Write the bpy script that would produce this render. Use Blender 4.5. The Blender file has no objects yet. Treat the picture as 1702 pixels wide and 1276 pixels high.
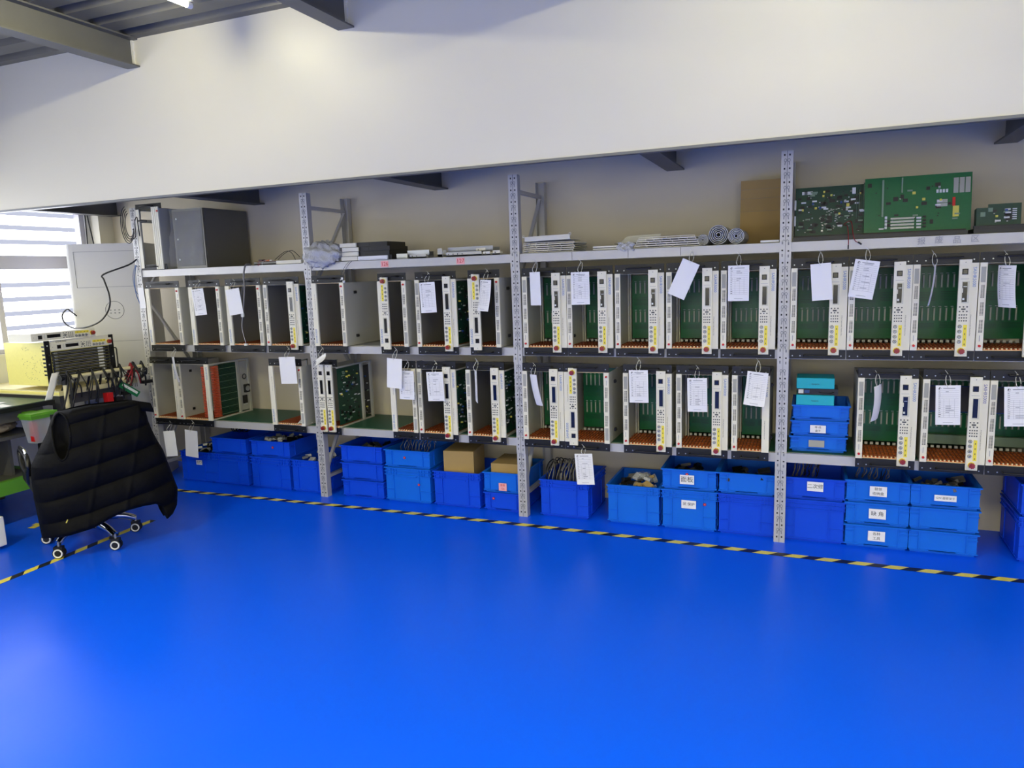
import bpy, bmesh, math, random
from mathutils import Matrix, Vector
D = bpy.data
S = bpy.context.scene
COL = S.collection
R = math.radians
PI = math.pi

# ------------------------------------------------------------------ camera
cam_d = D.cameras.new('camera'); cam = D.objects.new('camera', cam_d); COL.objects.link(cam)
yaw, pit, rol = R(22.302), R(-8.6434), R(-1.9446)
F = Vector((-math.sin(yaw)*math.cos(pit), math.cos(yaw)*math.cos(pit), math.sin(pit)))
r0 = Vector((math.cos(yaw), math.sin(yaw), 0)); u0 = r0.cross(F)
r1 = math.cos(rol)*r0 + math.sin(rol)*u0; u1 = -math.sin(rol)*r0 + math.cos(rol)*u0
mw = Matrix.Identity(4)
for i in range(3):
    mw[i][0] = r1[i]; mw[i][1] = u1[i]; mw[i][2] = -F[i]
mw.translation = Vector((4.5262, -3.9631, 1.4594))
cam.matrix_world = mw
cam_d.sensor_width = 36; cam_d.lens = 1223.165*36/1702; cam_d.clip_start = .05
S.camera = cam

# ------------------------------------------------------------------ world and exposure
w = D.worlds.new('world'); S.world = w; w.use_nodes = True
w.node_tree.nodes['Background'].inputs[0].default_value = (.80, .88, 1, 1)
w.node_tree.nodes['Background'].inputs[1].default_value = 1.0
S.view_settings.view_transform = 'Standard'; S.view_settings.look = 'None'
S.view_settings.exposure = 0.0; S.view_settings.gamma = 1
S.view_settings.use_curve_mapping = False
TUBE_POWER = 98.0       # emission strength of the ceiling tubes
FILL_POWER = 2.0         # glow of the window added behind the viewer
ROOM_W = 62.0           # downward light of the lamps added further into the room
WINDOW_POWER = 6.0      # daylight on the frosted panes

# ------------------------------------------------------------------ materials
def lin(c): return tuple(((v/255)/12.92 if v/255 <= .04045 else ((v/255+.055)/1.055)**2.4) for v in c)
MATS = {}
def mat(name, rgb, rough=.5, metal=0., noise=0., nscale=40, bump=0., bscale=60, **kw):
    m = D.materials.new(name); m.use_nodes = True; nt = m.node_tree; b = nt.nodes['Principled BSDF']
    c = lin(rgb) + (1,)
    b.inputs['Base Color'].default_value = c
    b.inputs['Roughness'].default_value = rough; b.inputs['Metallic'].default_value = metal
    tc = nt.nodes.new('ShaderNodeTexCoord')
    if noise:
        n = nt.nodes.new('ShaderNodeTexNoise'); n.inputs['Scale'].default_value = nscale; n.inputs['Detail'].default_value = 4
        nt.links.new(tc.outputs['Object'], n.inputs['Vector'])
        mx = nt.nodes.new('ShaderNodeMix'); mx.data_type = 'RGBA'; mx.blend_type = 'MIX'
        mx.inputs[6].default_value = tuple(v*(1-noise) for v in c[:3])+(1,)
        mx.inputs[7].default_value = tuple(min(1, v*(1+noise)) for v in c[:3])+(1,)
        nt.links.new(n.outputs['Fac'], mx.inputs[0]); nt.links.new(mx.outputs[2], b.inputs['Base Color'])
    if bump:
        n2 = nt.nodes.new('ShaderNodeTexNoise'); n2.inputs['Scale'].default_value = bscale
        nt.links.new(tc.outputs['Object'], n2.inputs['Vector'])
        bp = nt.nodes.new('ShaderNodeBump'); bp.inputs['Strength'].default_value = bump; bp.inputs['Distance'].default_value = .01
        nt.links.new(n2.outputs['Fac'], bp.inputs['Height']); nt.links.new(bp.outputs['Normal'], b.inputs['Normal'])
    for k, v in kw.items(): b.inputs[k.replace('_', ' ')].default_value = v
    MATS[name] = m; return m
def emis(name, rgb, st):
    m = mat(name, rgb); b = m.node_tree.nodes['Principled BSDF']
    b.inputs['Emission Color'].default_value = lin(rgb)+(1,); b.inputs['Emission Strength'].default_value = st
    return m
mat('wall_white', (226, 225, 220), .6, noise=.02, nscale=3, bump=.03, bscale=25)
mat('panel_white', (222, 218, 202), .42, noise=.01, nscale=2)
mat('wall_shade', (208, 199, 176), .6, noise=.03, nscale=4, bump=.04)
mat('floor_blue', (0, 88, 254), .32, noise=.02, nscale=1.5, bump=.012, bscale=9, Specular_IOR_Level=.27)
mat('deck', (104, 102, 94), .5, .2, noise=.12, nscale=8)
mat('beam', (92, 92, 90), .5, .1, noise=.08, nscale=9)
mat('edge_trim', (120, 122, 124), .4, .5)
mat('plaster', (224, 222, 214), .9)
mat('rack', (194, 193, 190), .42, .25, noise=.04, nscale=20)
mat('rack_hole', (28, 28, 30), .7)
mat('rack_emboss', (120, 122, 126), .5, .2)
mat('board_green', (18, 78, 58), .45, noise=.1, nscale=12)
mat('board_grey', (150, 152, 152), .5, .2)
mat('beige', (232, 228, 208), .45, noise=.015)
mat('beige_dim', (206, 204, 186), .45)
mat('sheet', (192, 191, 178), .4, .15, noise=.04, nscale=6)
mat('sheet_dark', (106, 105, 98), .4, .4, noise=.05)
mat('liner', (146, 144, 134), .42, .3)
mat('ear', (15, 16, 18), .45, .1)
mat('black', (14, 14, 15), .4)
mat('black_gloss', (10, 11, 16), .12)
mat('vent', (140, 140, 128), .6)
mat('vent_dark', (48, 48, 44), .6)
mat('grey_patch', (168, 168, 160), .6)
mat('key', (78, 80, 76), .5)
mat('yellow', (240, 222, 70), .5)
mat('red', (196, 24, 28), .35)
mat('knob_red', (150, 26, 18), .3, .1, Coat_Weight=.5)
mat('chrome', (214, 216, 220), .12, 1.)
mat('dull_metal', (170, 172, 172), .35, .8)
mat('blue_text', (44, 112, 190), .5)
mat('deep_blue_text', (44, 52, 150), .5)
mat('ink', (60, 60, 64), .7)
mat('ink_faint', (150, 152, 160), .7)
mat('orange_guide', (222, 120, 48), .5, noise=.25, nscale=90)
mat('guide_dark', (136, 66, 28), .6)
mat('guide_tip', (232, 208, 160), .5)
mat('orange_conn', (206, 84, 50), .45)
mat('pcb', (8, 102, 52), .35, noise=.12, nscale=70)
mat('pcb_dark', (8, 60, 40), .4, noise=.2, nscale=70)
mat('conn', (124, 148, 122), .5)
mat('chip', (24, 26, 28), .4)
mat('chip_white', (216, 218, 214), .5)
mat('chip_silver', (170, 174, 176), .3, .7)
mat('chip_yellow', (220, 208, 90), .5)
mat('chip_blue', (30, 70, 130), .4)
mat('crate_deep', (4, 74, 222), .45, Specular_IOR_Level=.3, noise=.03, nscale=8)
mat('crate_light', (8, 106, 226), .45, Specular_IOR_Level=.3, noise=.03, nscale=8)
mat('paper', (240, 240, 242), .8)
mat('paper_pink', (244, 176, 176), .8)
mat('cardboard', (176, 148, 94), .85, noise=.06, nscale=5)
mat('turquoise', (16, 176, 196), .5)
mat('ac_white', (200, 199, 195), .4)
mat('ac_line', (110, 114, 118), .5)
mat('lamplit_yellow', (252, 240, 140), .35, noise=.05, nscale=60)  # yellow lamp light on rack side and table edge, put into the colour
mat('cream', (234, 224, 178), .45)
mat('mat_green', (24, 74, 60), .3)
mat('frame_grey', (78, 78, 76), .5, .1)
mat('bench_green', (92, 156, 40), .45)
mat('vest', (4, 4, 6), .7, bump=.4, bscale=24, Specular_IOR_Level=.14)
mat('vest_in', (7, 7, 9), .8)
mat('rubber', (20, 20, 22), .6)
mat('white_plastic', (236, 236, 234), .35)
mat('cable', (16, 16, 18), .45)
mat('cable_red', (140, 20, 34), .45)
mat('cable_grey', (120, 118, 116), .5)
mat('cable_blue', (70, 104, 160), .5)
mat('string', (222, 222, 216), .6)
mat('film', (225, 228, 230), .22, bump=.9, bscale=35, Alpha=.06)
mat('film_thick', (236, 238, 240), .18, bump=1., bscale=130, Alpha=.55)
mat('film_roll', (232, 234, 236), .3, bump=.8, bscale=120, Alpha=.8)
mat('clear', (220, 226, 230), .1, Alpha=.35)
mat('tape_black', (16, 18, 26), .45)
mat('tape_yellow', (226, 214, 84), .45)
mat('slat', (236, 236, 240), .6, Transmission_Weight=.0)
_n = MATS['slat'].node_tree; _t = _n.nodes.new('ShaderNodeBsdfTranslucent'); _t.inputs[0].default_value = (.33, .335, .36, 1)
_n.links.new(_t.outputs[0], _n.nodes['Material Output'].inputs[0])
mat('mullion', (206, 204, 214), .5)
mat('brown_bag', (150, 136, 112), .6, noise=.3, nscale=22, bump=.8, bscale=30)
emis('tube_glow', (255, 248, 206), TUBE_POWER)
emis('pane_fill', (255, 250, 228), FILL_POWER)
emis('pane_glow', (240, 243, 250), WINDOW_POWER)
# the blue epoxy floor: faint scuffs change only the gloss
nt = MATS['floor_blue'].node_tree; b = nt.nodes['Principled BSDF']
n = nt.nodes.new('ShaderNodeTexNoise'); n.inputs['Scale'].default_value = 2.2; n.inputs['Detail'].default_value = 8
mr = nt.nodes.new('ShaderNodeMapRange'); mr.inputs[3].default_value = .24; mr.inputs[4].default_value = .42
tc = nt.nodes.new('ShaderNodeTexCoord'); nt.links.new(tc.outputs['Object'], n.inputs['Vector'])
nt.links.new(n.outputs['Fac'], mr.inputs[0]); nt.links.new(mr.outputs[0], b.inputs['Roughness'])

# ------------------------------------------------------------------ mesh builder
FONT = {}
class MB:
    def __init__(s, T=None):
        s.bm = bmesh.new(); s.m = []; s.T = T or Matrix.Identity(4); s.smooth = []
    def mi(s, m):
        if m not in s.m: s.m.append(m)
        return s.m.index(m)
    def faces(s, vs, fs, m, smooth=False):
        k = s.mi(m); bv = [s.bm.verts.new(s.T @ Vector(v)) for v in vs]; out = []
        for f in fs:
            try: q = s.bm.faces.new([bv[i] for i in f])
            except ValueError: continue
            q.material_index = k; q.smooth = smooth; out.append(q)
        return out
    def box(s, x0, x1, y0, y1, z0, z1, m):
        v = [(x, y, z) for z in (z0, z1) for y in (y0, y1) for x in (x0, x1)]
        s.faces(v, [(0, 2, 3, 1), (4, 5, 7, 6), (0, 1, 5, 4), (2, 6, 7, 3), (0, 4, 6, 2), (1, 3, 7, 5)], m); return s
    def cyl(s, c, r, h, axis, m, seg=16, r2=None, smooth=True):
        r2 = r if r2 is None else r2; c = Vector(c)
        ax = {'x': (Vector((0, 1, 0)), Vector((0, 0, 1)), Vector((1, 0, 0))), 'y': (Vector((0, 0, 1)), Vector((1, 0, 0)), Vector((0, 1, 0))), 'z': (Vector((1, 0, 0)), Vector((0, 1, 0)), Vector((0, 0, 1)))}[axis]
        vs = []
        for t, rr in ((0, r), (h, r2)):
            for i in range(seg):
                a = 2*PI*i/seg; vs.append(c + ax[2]*t + (ax[0]*math.cos(a)+ax[1]*math.sin(a))*rr)
        fs = [(i, (i+1) % seg, seg+(i+1) % seg, seg+i) for i in range(seg)]
        s.faces(vs, fs, m, smooth); s.faces(vs, [tuple(range(seg))[::-1], tuple(range(seg, 2*seg))], m); return s
    def ring(s, c, r, t, axis, m, seg=20, ms=6):
        c = Vector(c); vs = []
        A, B, N = {'y': (Vector((1, 0, 0)), Vector((0, 0, 1)), Vector((0, 1, 0))), 'z': (Vector((1, 0, 0)), Vector((0, 1, 0)), Vector((0, 0, 1))), 'x': (Vector((0, 1, 0)), Vector((0, 0, 1)), Vector((1, 0, 0)))}[axis]
        for i in range(seg):
            a = 2*PI*i/seg; d = A*math.cos(a)+B*math.sin(a)
            for j in range(ms):
                q = 2*PI*j/ms; vs.append(c+d*(r+t*math.cos(q))+N*t*math.sin(q))
        fs = [(i*ms+j, ((i+1) % seg)*ms+j, ((i+1) % seg)*ms+(j+1) % ms, i*ms+(j+1) % ms) for i in range(seg) for j in range(ms)]
        s.faces(vs, fs, m, True); return s
    def prism(s, pts, axis, lo, hi, m, smooth=False):
        n = len(pts); f = {'x': lambda a, b, t: (t, a, b), 'y': lambda a, b, t: (a, t, b), 'z': lambda a, b, t: (a, b, t)}[axis]
        vs = [f(a, b, lo) for a, b in pts]+[f(a, b, hi) for a, b in pts]
        s.faces(vs, [(i, (i+1) % n, n+(i+1) % n, n+i) for i in range(n)], m, smooth)
        s.faces(vs, [tuple(range(n))[::-1], tuple(range(n, 2*n))], m); return s
    def tube(s, pts, r, m, seg=6, sub=5, rad=None):
        P = [Vector(p) for p in pts]
        if sub > 1 and len(P) > 2:
            Q = []; n = len(P)
            for i in range(n-1):
                a, b_, c, d = P[max(i-1, 0)], P[i], P[i+1], P[min(i+2, n-1)]
                for k in range(sub):
                    t = k/sub
                    Q.append(.5*((2*b_)+(c-a)*t+(2*a-5*b_+4*c-d)*t*t+(3*b_-a-3*c+d)*t**3))
            Q.append(P[-1]); P = Q
        n = len(P); vs = []; up = Vector((.13, .37, .92)).normalized()
        for i, q in enumerate(P):
            t = (P[min(i+1, n-1)]-P[max(i-1, 0)]).normalized()
            a = t.cross(up)
            if a.length < .05: a = t.cross(Vector((1, 0, 0)))
            a.normalize(); b_ = t.cross(a)
            rr = r if rad is None else rad(i/(n-1))
            for j in range(seg):
                an = 2*PI*j/seg; vs.append(q+(a*math.cos(an)+b_*math.sin(an))*rr)
        fs = [(i*seg+j, i*seg+(j+1) % seg, (i+1)*seg+(j+1) % seg, (i+1)*seg+j) for i in range(n-1) for j in range(seg)]
        s.faces(vs, fs, m, True)
        s.faces(vs, [tuple(range(seg))[::-1], tuple(range((n-1)*seg, n*seg))], m); return s
    def grid(s, fn, nu, nv, m, smooth=True, keep=None):
        vs = [fn(i/nu, j/nv) for j in range(nv+1) for i in range(nu+1)]
        fs = [(j*(nu+1)+i, j*(nu+1)+i+1, (j+1)*(nu+1)+i+1, (j+1)*(nu+1)+i) for j in range(nv) for i in range(nu) if keep is None or keep((i+.5)/nu, (j+.5)/nv)]
        s.faces(vs, fs, m, smooth); return s
    def text(s, body, size, loc, m, vertical=False, depth=.0004, align='CENTER', T=None):
        key = (body, depth, align)
        if key not in FONT:
            c = D.curves.new('lettering', 'FONT'); c.body = body; c.size = 1; c.extrude = 0.0; c.align_x = align; c.align_y = 'CENTER'; c.resolution_u = 2
            o = D.objects.new('lettering', c); COL.objects.link(o); bpy.context.view_layer.update()
            me = D.meshes.new_from_object(o.evaluated_get(bpy.context.evaluated_depsgraph_get()))
            FONT[key] = ([v.co.copy() for v in me.vertices], [tuple(p.vertices) for p in me.polygons])
            D.objects.remove(o); D.curves.remove(c); D.meshes.remove(me)
        vs, fs = FONT[key]
        M = Matrix.Translation(Vector(loc)) @ (T or Matrix.Identity(4)) @ Matrix.Rotation(PI/2, 4, 'X')
        if vertical: M = M @ Matrix.Rotation(-PI/2, 4, 'Z')
        M = M @ Matrix.Scale(size, 4)
        s.faces([M @ v for v in vs], fs, m); return s
    def build(s, name, parent=None, loc=None, merge=False):
        if merge: bmesh.ops.remove_doubles(s.bm, verts=s.bm.verts, dist=1e-5)
        me = D.meshes.new(name); s.bm.normal_update()
        s.bm.to_mesh(me); s.bm.free()
        for m in s.m: me.materials.append(MATS[m])
        return link(name, me, parent, loc)
def link(name, me, parent=None, loc=None, M=None):
    o = D.objects.new(name, me); COL.objects.link(o)
    if parent: o.parent = parent
    if M is not None: o.matrix_local = M
    elif loc: o.location = loc
    return o
def thing(name, label, cat, loc=(0, 0, 0), rz=0, group=None):
    o = D.objects.new(name, None); COL.objects.link(o); o.location = loc; o.rotation_euler = (0, 0, rz); o.empty_display_size = .05
    return tag(o, label, cat, group)
def tag(o, label, cat, group=None, kind=None):
    o['label'] = label; o['category'] = cat
    if group: o['group'] = group
    if kind: o['kind'] = kind
    return o
def struct(o): o['kind'] = 'structure'; return o
def bevel(o, w_=.004, seg=2):
    md = o.modifiers.new('bevel', 'BEVEL'); md.width = w_; md.segments = seg; md.limit_method = 'ANGLE'; md.angle_limit = R(40); return o
def rotM(rx=0, ry=0, rz=0, loc=(0, 0, 0)):
    return Matrix.Translation(Vector(loc)) @ Matrix.Rotation(rz, 4, 'Z') @ Matrix.Rotation(ry, 4, 'Y') @ Matrix.Rotation(rx, 4, 'X')
def kids(o): return [c for c in D.objects if c.parent == o]
def copy_tree(o, parent=None):
    c = o.copy(); COL.objects.link(c)
    if parent: c.parent = parent
    for ch in kids(o): copy_tree(ch, c)
    return c

# ------------------------------------------------------------------ room
XL, XR, YB, YF = -.86, 8.6, .50, -7.2
struct(MB().box(XL-.1, XR+.1, YF-.1, YB+.1, -.05, 0, 'floor_blue').build('floor'))
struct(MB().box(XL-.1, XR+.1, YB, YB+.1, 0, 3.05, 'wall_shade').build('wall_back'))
struct(MB().box(XR, XR+.1, YF, YB, 0, 3.05, 'wall_white').build('wall_right'))
m = MB(); m.box(XL, XR, YF-.1, YF, 0, 1.0, 'wall_white').box(XL, XR, YF-.1, YF, 2.5, 3.05, 'wall_white').box(XL, .2, YF-.1, YF, 1.0, 2.5, 'wall_white').box(7.8, XR, YF-.1, YF, 1.0, 2.5, 'wall_white')
struct(m.build('wall_front'))
# unseen window added behind the viewer as neutral fill light
added_win = struct(D.objects.new('added_window', None)); COL.objects.link(added_win); added_win.location = (.2, YF, 1.0)
MB().box(0, 7.6, -.095, -.09, 0, 1.5, 'pane_fill').build('window_pane', added_win)
m = MB(); m.box(0, 7.6, -.07, -.03, 0, .05, 'mullion').box(0, 7.6, -.07, -.03, 1.45, 1.5, 'mullion')
for k in range(6): m.box(k*1.51, k*1.51+.05, -.07, -.03, 0, 1.5, 'mullion')
m.build('window_frame', added_win)
WY0, WY1, WZ0, WZ1 = -4.2, .33, 1.0, 2.06
m = MB()
m.box(XL-.1, XL, YF, YB, 0, WZ0, 'wall_white').box(XL-.1, XL, YF, YB, WZ1, 3.05, 'wall_white')
m.box(XL-.1, XL, YF, WY0, WZ0, WZ1, 'wall_white').box(XL-.1, XL, WY1, YB, WZ0, WZ1, 'wall_white')
struct(m.build('wall_left'))
# window in the left wall: frame, glowing frosted panes, and horizontal blind slats
win = struct(D.objects.new('window_1', None)); COL.objects.link(win); win.location = (XL, WY1, WZ0)
def wy(y): return y-WY1
m = MB()
m.box(-.09, -.02, wy(WY0), 0, 0, .03, 'mullion').box(-.09, -.02, wy(WY0), 0, 1.03, 1.06, 'mullion')
m.box(-.09, -.02, wy(WY0), 0, .60, .70, 'mullion')
yy = 0
for k in range(7): m.box(-.085, -.025, -k*.72-.04, -k*.72, 0, 1.06, 'mullion')
m.build('window_frame', win)
m = MB(); m.box(-.099, -.093, wy(WY0), 0, .0, 1.06, 'pane_glow'); m.build('window_pane', win)
m = MB()
k = 0; z = .05
while z < 1.03:
    if not (.56 < z < .70): m.box(-.0915, -.090, wy(WY0)+.02, -.02, z, z+.034, 'slat')
    z += .105
m.build('blind_slats', win)
struct(MB().box(XL-.02, XL+.03, WY0, WY1, WZ0-.02, WZ0, 'wall_white').build('trim_1'))
struct(MB().box(XL, XL+.09, YB-.13, YB, 0, 2.21, 'panel_white').build('trim_2'))
# corrugated deck ceiling, ribs run along the shelves
m = MB(); y = -.45; z0, z1 = 2.90, 2.945
while y > YF:
    m.faces([(XL, y, z0), (XR, y, z0), (XR, y-.11, z0), (XL, y-.11, z0)], [(3, 2, 1, 0)], 'deck')
    m.faces([(XL, y-.11, z0), (XR, y-.11, z0), (XR, y-.13, z1), (XL, y-.13, z1)], [(3, 2, 1, 0)], 'deck')
    m.faces([(XL, y-.13, z1), (XR, y-.13, z1), (XR, y-.18, z1), (XL, y-.18, z1)], [(3, 2, 1, 0)], 'deck')
    m.faces([(XL, y-.18, z1), (XR, y-.18, z1), (XR, y-.20, z0), (XL, y-.20, z0)], [(3, 2, 1, 0)], 'deck')
    y -= .20
m.box(XL-.1, XR+.1, YF-.1, YB+.1, 2.99, 3.05, 'deck')
struct(m.build('ceiling'))
struct(MB().box(XL, XR, -.47, YB, 2.21, 2.25, 'deck').build('ceiling_low'))
# white drop panel above the shelves with its metal bottom edge
m = MB(); m.box(XL, XR, -.50, -.47, 1.988, 2.94, 'panel_white'); struct(m.build('wall_upper'))
m = MB(); m.box(XL, XR, -.506, -.464, 1.978, 1.990, 'edge_trim'); struct(m.build('trim_3'))
def ibeam(x, y0, y1, zb, zt, fw=.1):
    m = MB(); m.box(x-fw/2, x+fw/2, y0, y1, zb, zb+.009, 'beam').box(x-fw/2, x+fw/2, y0, y1, zt-.009, zt, 'beam').box(x-.004, x+.004, y0, y1, zb+.009, zt-.009, 'beam')
    return m
for i, x in enumerate((.735, 2.24, 3.77, 5.29, 6.8, 8.2)):
    m = ibeam(x, YF, -.5, 2.738, 2.9)
    random.seed(i); pts = []                     # ragged filler where the beam meets the panel
    for k in range(13): pts.append((x+.012+random.uniform(0, .012), 2.75+k*.0125))
    m.prism([(x+.004, 2.747)]+pts+[(x+.004, 2.9)], 'y', -.512, -.499, 'plaster')
    struct(m.build('trim_%d' % (4+i)))
for i, x in enumerate((-.71, .735, 2.24, 3.77, 5.40, 6.8, 8.2)):
    struct(ibeam(x, -.464, YB, 2.01, 2.21).build('trim_%d' % (10+i)))
# ceiling tube lamps between the beams
def lamp(x, y0, label, down=0):
    t = thing('tube_lamp', label, 'lamp', (x, y0, 2.90), 0, 'ceiling tube lamps')
    m = MB(); m.box(-.018, .018, -1.2, 0, -.03, 0, 'white_plastic'); m.build('lamp_base', t)
    m = MB(); m.cyl((0, -1.17, -.05), .014, 1.14, 'y', 'tube_glow', 12); m.build('tube', t)
    m = MB(); m.cyl((0, -.03, -.05), .0155, .03, 'y', 'white_plastic', 14).cyl((0, -1.2, -.05), .0155, .03, 'y', 'white_plastic', 14); m.build('end_cap', t)
    if down:
        a = D.lights.new('added_downlight', 'AREA'); a.shape = 'RECTANGLE'; a.size = .06; a.size_y = 1.14; a.energy = down; a.spread = R(150); a.color = (1, .955, .62)
        ao = D.objects.new('added_downlight', a); COL.objects.link(ao); ao.parent = t; ao.location = (0, -.6, -.07)
lamp(1.56, -.86, 'glowing white ceiling tube lamp between the two visible beams')
for x, y in ((4.55, -.86), (7.5, -.86), (1.56, -3.4), (4.55, -3.4), (7.5, -3.4), (3.0, -5.6), (6.2, -5.6)):
    lamp(x, y, 'unseen ceiling tube lamp lighting the room', ROOM_W if y < -1 else 0)  # rows deeper in the room are added to brighten the floor

# ------------------------------------------------------------------ floor tape
def tape(pts, wdt, pitch, label, name='floor_tape'):
    m = MB(); P = [Vector((a, b_, 0)) for a, b_ in pts]; acc = 0.
    L = [0.]
    for a, b_ in zip(P, P[1:]): L.append(L[-1]+(b_-a).length)
    def at(s_):
        s_ = max(0, min(L[-1], s_))
        for i in range(len(P)-1):
            if s_ <= L[i+1]+1e-9:
                t = (s_-L[i])/(L[i+1]-L[i]); d = (P[i+1]-P[i]).normalized(); return P[i].lerp(P[i+1], t), Vector((-d.y, d.x, 0))
    sl = wdt*.5; n = int(L[-1]/pitch)+2
    for k in range(-1, n):
        for f0, f1, mt in ((0, .53, 'tape_yellow'), (.53, 1., 'tape_black')):
            q = []
            for s_, side in (((k+f0)*pitch-sl, -1), ((k+f1)*pitch-sl, -1), ((k+f1)*pitch+sl, 1), ((k+f0)*pitch+sl, 1)):
                c, nn = at(s_); v = c+nn*side*wdt/2; q.append((v.x, v.y, .0012))
            m.faces(q, [(0, 1, 2, 3)], mt)
    o = m.build(name); return tag(o, label, 'floor tape')
tape([(.30, -.168), (1.70, -.139), (3.0, -.135), (3.81, -.150), (4.36, -.174), (4.96, -.188), (6.4, -.19)], .045, .148, 'long black and yellow striped tape on the floor before the shelves')
tape([(.772, -2.6), (.768, -1.69), (.765, -1.38), (.745, -1.0), (.74, -.72)], .045, .148, 'black and yellow striped tape on the floor under the chair')
m = MB()
m.faces([(.05, -1.02, .001), (.16, -1.0, .001), (.15, -.965, .001), (.04, -.985, .001)], [(0, 1, 2, 3)], 'tape_yellow')
m.faces([(.08, -1.07, .0014), (.13, -1.06, .0014), (.11, -.98, .0014), (.07, -.99, .0014)], [(0, 1, 2, 3)], 'tape_yellow')
tag(m.build('tape_scrap'), 'torn scrap of yellow tape on the floor left of the chair', 'tape')

# ------------------------------------------------------------------ storage rack
ZS = (.486, 1.026, 1.562)        # shelf tops
PX = (0.0, 1.476, 2.918, 4.368, 5.82)
rack = thing('storage_rack', 'long grey slotted steel storage rack along the back wall', 'shelving', (0, 0, 0))
def post_mesh():
    m = MB(); w_ = .055
    m.box(0, w_, 0, .002, 0, 2.0, 'rack').box(0, .002, .002, .045, 0, 2.0, 'rack').box(w_-.002, w_, .002, .045, 0, 2.0, 'rack')
    m.box(w_/2-.0012, w_/2+.0012, -.0012, 0, 0, 2.0, 'rack_emboss')
    k = 0; z = .03
    while z < 1.99:
        for cx, sg in ((.0155, 1), (.0395, -1)):
            if k % 2 == 0:
                m.box(cx-.0035, cx+.0035, -.0007, 0, z-.0045, z+.0045, 'rack_hole')
            else:
                pts = [(cx+sg*.004+.0068*math.cos(a), z+.007+.009*math.sin(a)) for a in [PI*2*i/10 for i in range(10)]]
                m.prism(pts, 'y', -.0006, 0, 'rack_emboss')
                pts = [(cx+sg*.004+.0042*math.cos(a), z+.007+.006*math.sin(a)) for a in [PI*2*i/8 for i in range(8)]]
                m.prism(pts, 'y', -.0008, 0, 'rack')
                m.prism([(cx+sg*.001-.002, z-.016), (cx+sg*.001+.002, z-.016), (cx+sg*.003+.002, z), (cx+sg*.003-.002, z)], 'y', -.0007, 0, 'rack_emboss')
        z += .0325; k += 1
    return m
pm = None
for i, x in enumerate(PX):
    if pm is None: o = post_mesh().build('post', rack, (x, 0, 0)); pm = o.data
    else: link('post', pm, rack, (x, 0, 0))
    link('post', pm, rack, M=Matrix.Translation((x+.055, .49, 0)) @ Matrix.Rotation(PI, 4, 'Z'))
    m = MB(); a = (x+.0275)
    for zz in (.12, 1.90): m.box(a-.011, a+.011, .045, .445, zz, zz+.022, 'rack')
    for z0_, z1_, fl in ((.16, .75, 0), (.78, 1.35, 1), (1.38, 1.88, 0)):
        ya, yb = (.045, .445) if not fl else (.445, .045)
        m.faces([(a-.010, ya, z0_), (a+.010, ya, z0_), (a+.010, yb, z1_), (a-.010, yb, z1_), (a-.010, ya, z0_+.028), (a+.010, ya, z0_+.028), (a+.010, yb, z1_+.028), (a-.010, yb, z1_+.028)],
                [(0, 1, 2, 3), (4, 7, 6, 5), (0, 4, 5, 1), (3, 2, 6, 7), (0, 3, 7, 4), (1, 5, 6, 2)], 'rack')
    m.build('frame_brace', rack)
for i in range(4):
    xa, xb = PX[i]+.055, PX[i+1]
    for zi, zt in enumerate(ZS):
        for y0, y1 in ((.004, .03), (.46, .486)):
            m = MB(); m.box(xa, xb, y0, y1, zt-.05, zt-.003, 'rack')
            m.box(xa, xb, y0-.001, y1+.001, zt-.05, zt-.046, 'rack')
            m.build('shelf_beam', rack)
        mt = 'board_green' if zi == 0 else 'board_grey'
        m = MB(); m.box(PX[i]+.002, PX[i+1]+.053 if i == 3 else PX[i+1]-.002, .03 if 0 else .046, .444, zt-.003-.022, zt-.003, mt)
        m.box(xa, xb, .0305, .4595, zt-.004, zt, mt)
        m.build('shelf_board', rack)
for i, x in enumerate(PX):
    for zt in ZS:
        for sx in ((0, .0265), (.0285, .055)):
            if (i == 0 and sx[0] == 0) : continue
            dz = 0 if sx[0] == 0 else -.004
            m = MB(); x0, x1 = x+sx[0], x+sx[1]
            m.box(x0, x1, -.005, -.001, zt-.09+dz, zt+.004+dz, 'rack')
            cx = (x0+x1)/2
            m.box(cx-.004, cx+.004, -.0056, -.005, zt-.045+dz, zt-.038+dz, 'rack_hole')
            for q in (-.073, -.012): m.box(cx-.003, cx+.003, -.0056, -.005, zt+q+dz, zt+q+.014+dz, 'rack_emboss')
            m.build('beam_connector', rack)

# ------------------------------------------------------------------ rack chassis
H = .404
CACHE = {}
def cached(key, fn, name, parent, M):
    if key not in CACHE:
        o = fn().build(name, parent); o.matrix_local = M; CACHE[key] = o.data; return o
    return link(name, CACHE[key], parent, M=M)
def rail_mesh():
    m = MB(); m.box(0, .029, -.012, .0, .001, H, 'beige')
    m.box(.005, .024, -.0126, -.012, .315, .385, 'grey_patch')
    for z in (.245, .165, .085):
        for j in range(11): 
            zz = z+j*.0055
            m.box(.007+.0002*j, .0135, -.0127, -.012, zz, zz+.003, 'vent_dark'); m.box(.0155, .0225, -.0127, -.012, zz, zz+.003, 'vent_dark')
    m.box(.012, .0145, -.0127, -.012, .045, .072, 'ink_faint')
    return m
def button_mesh(): return MB().cyl((0, 0, 0), .0058, -.008, 'y', 'red', 14)
def strip_mesh(tx='blue_text'):
    m = MB(); m.box(0, .036, -.012, 0, .001, H, 'beige'); m.text('SAIHR5000', .0195, (.020, -.0125, .340), tx, True)
    m.text('8-Way Programmable Vibration Strip', .0065, (.014, -.0125, .12), 'ink', True)
    return m
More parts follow.
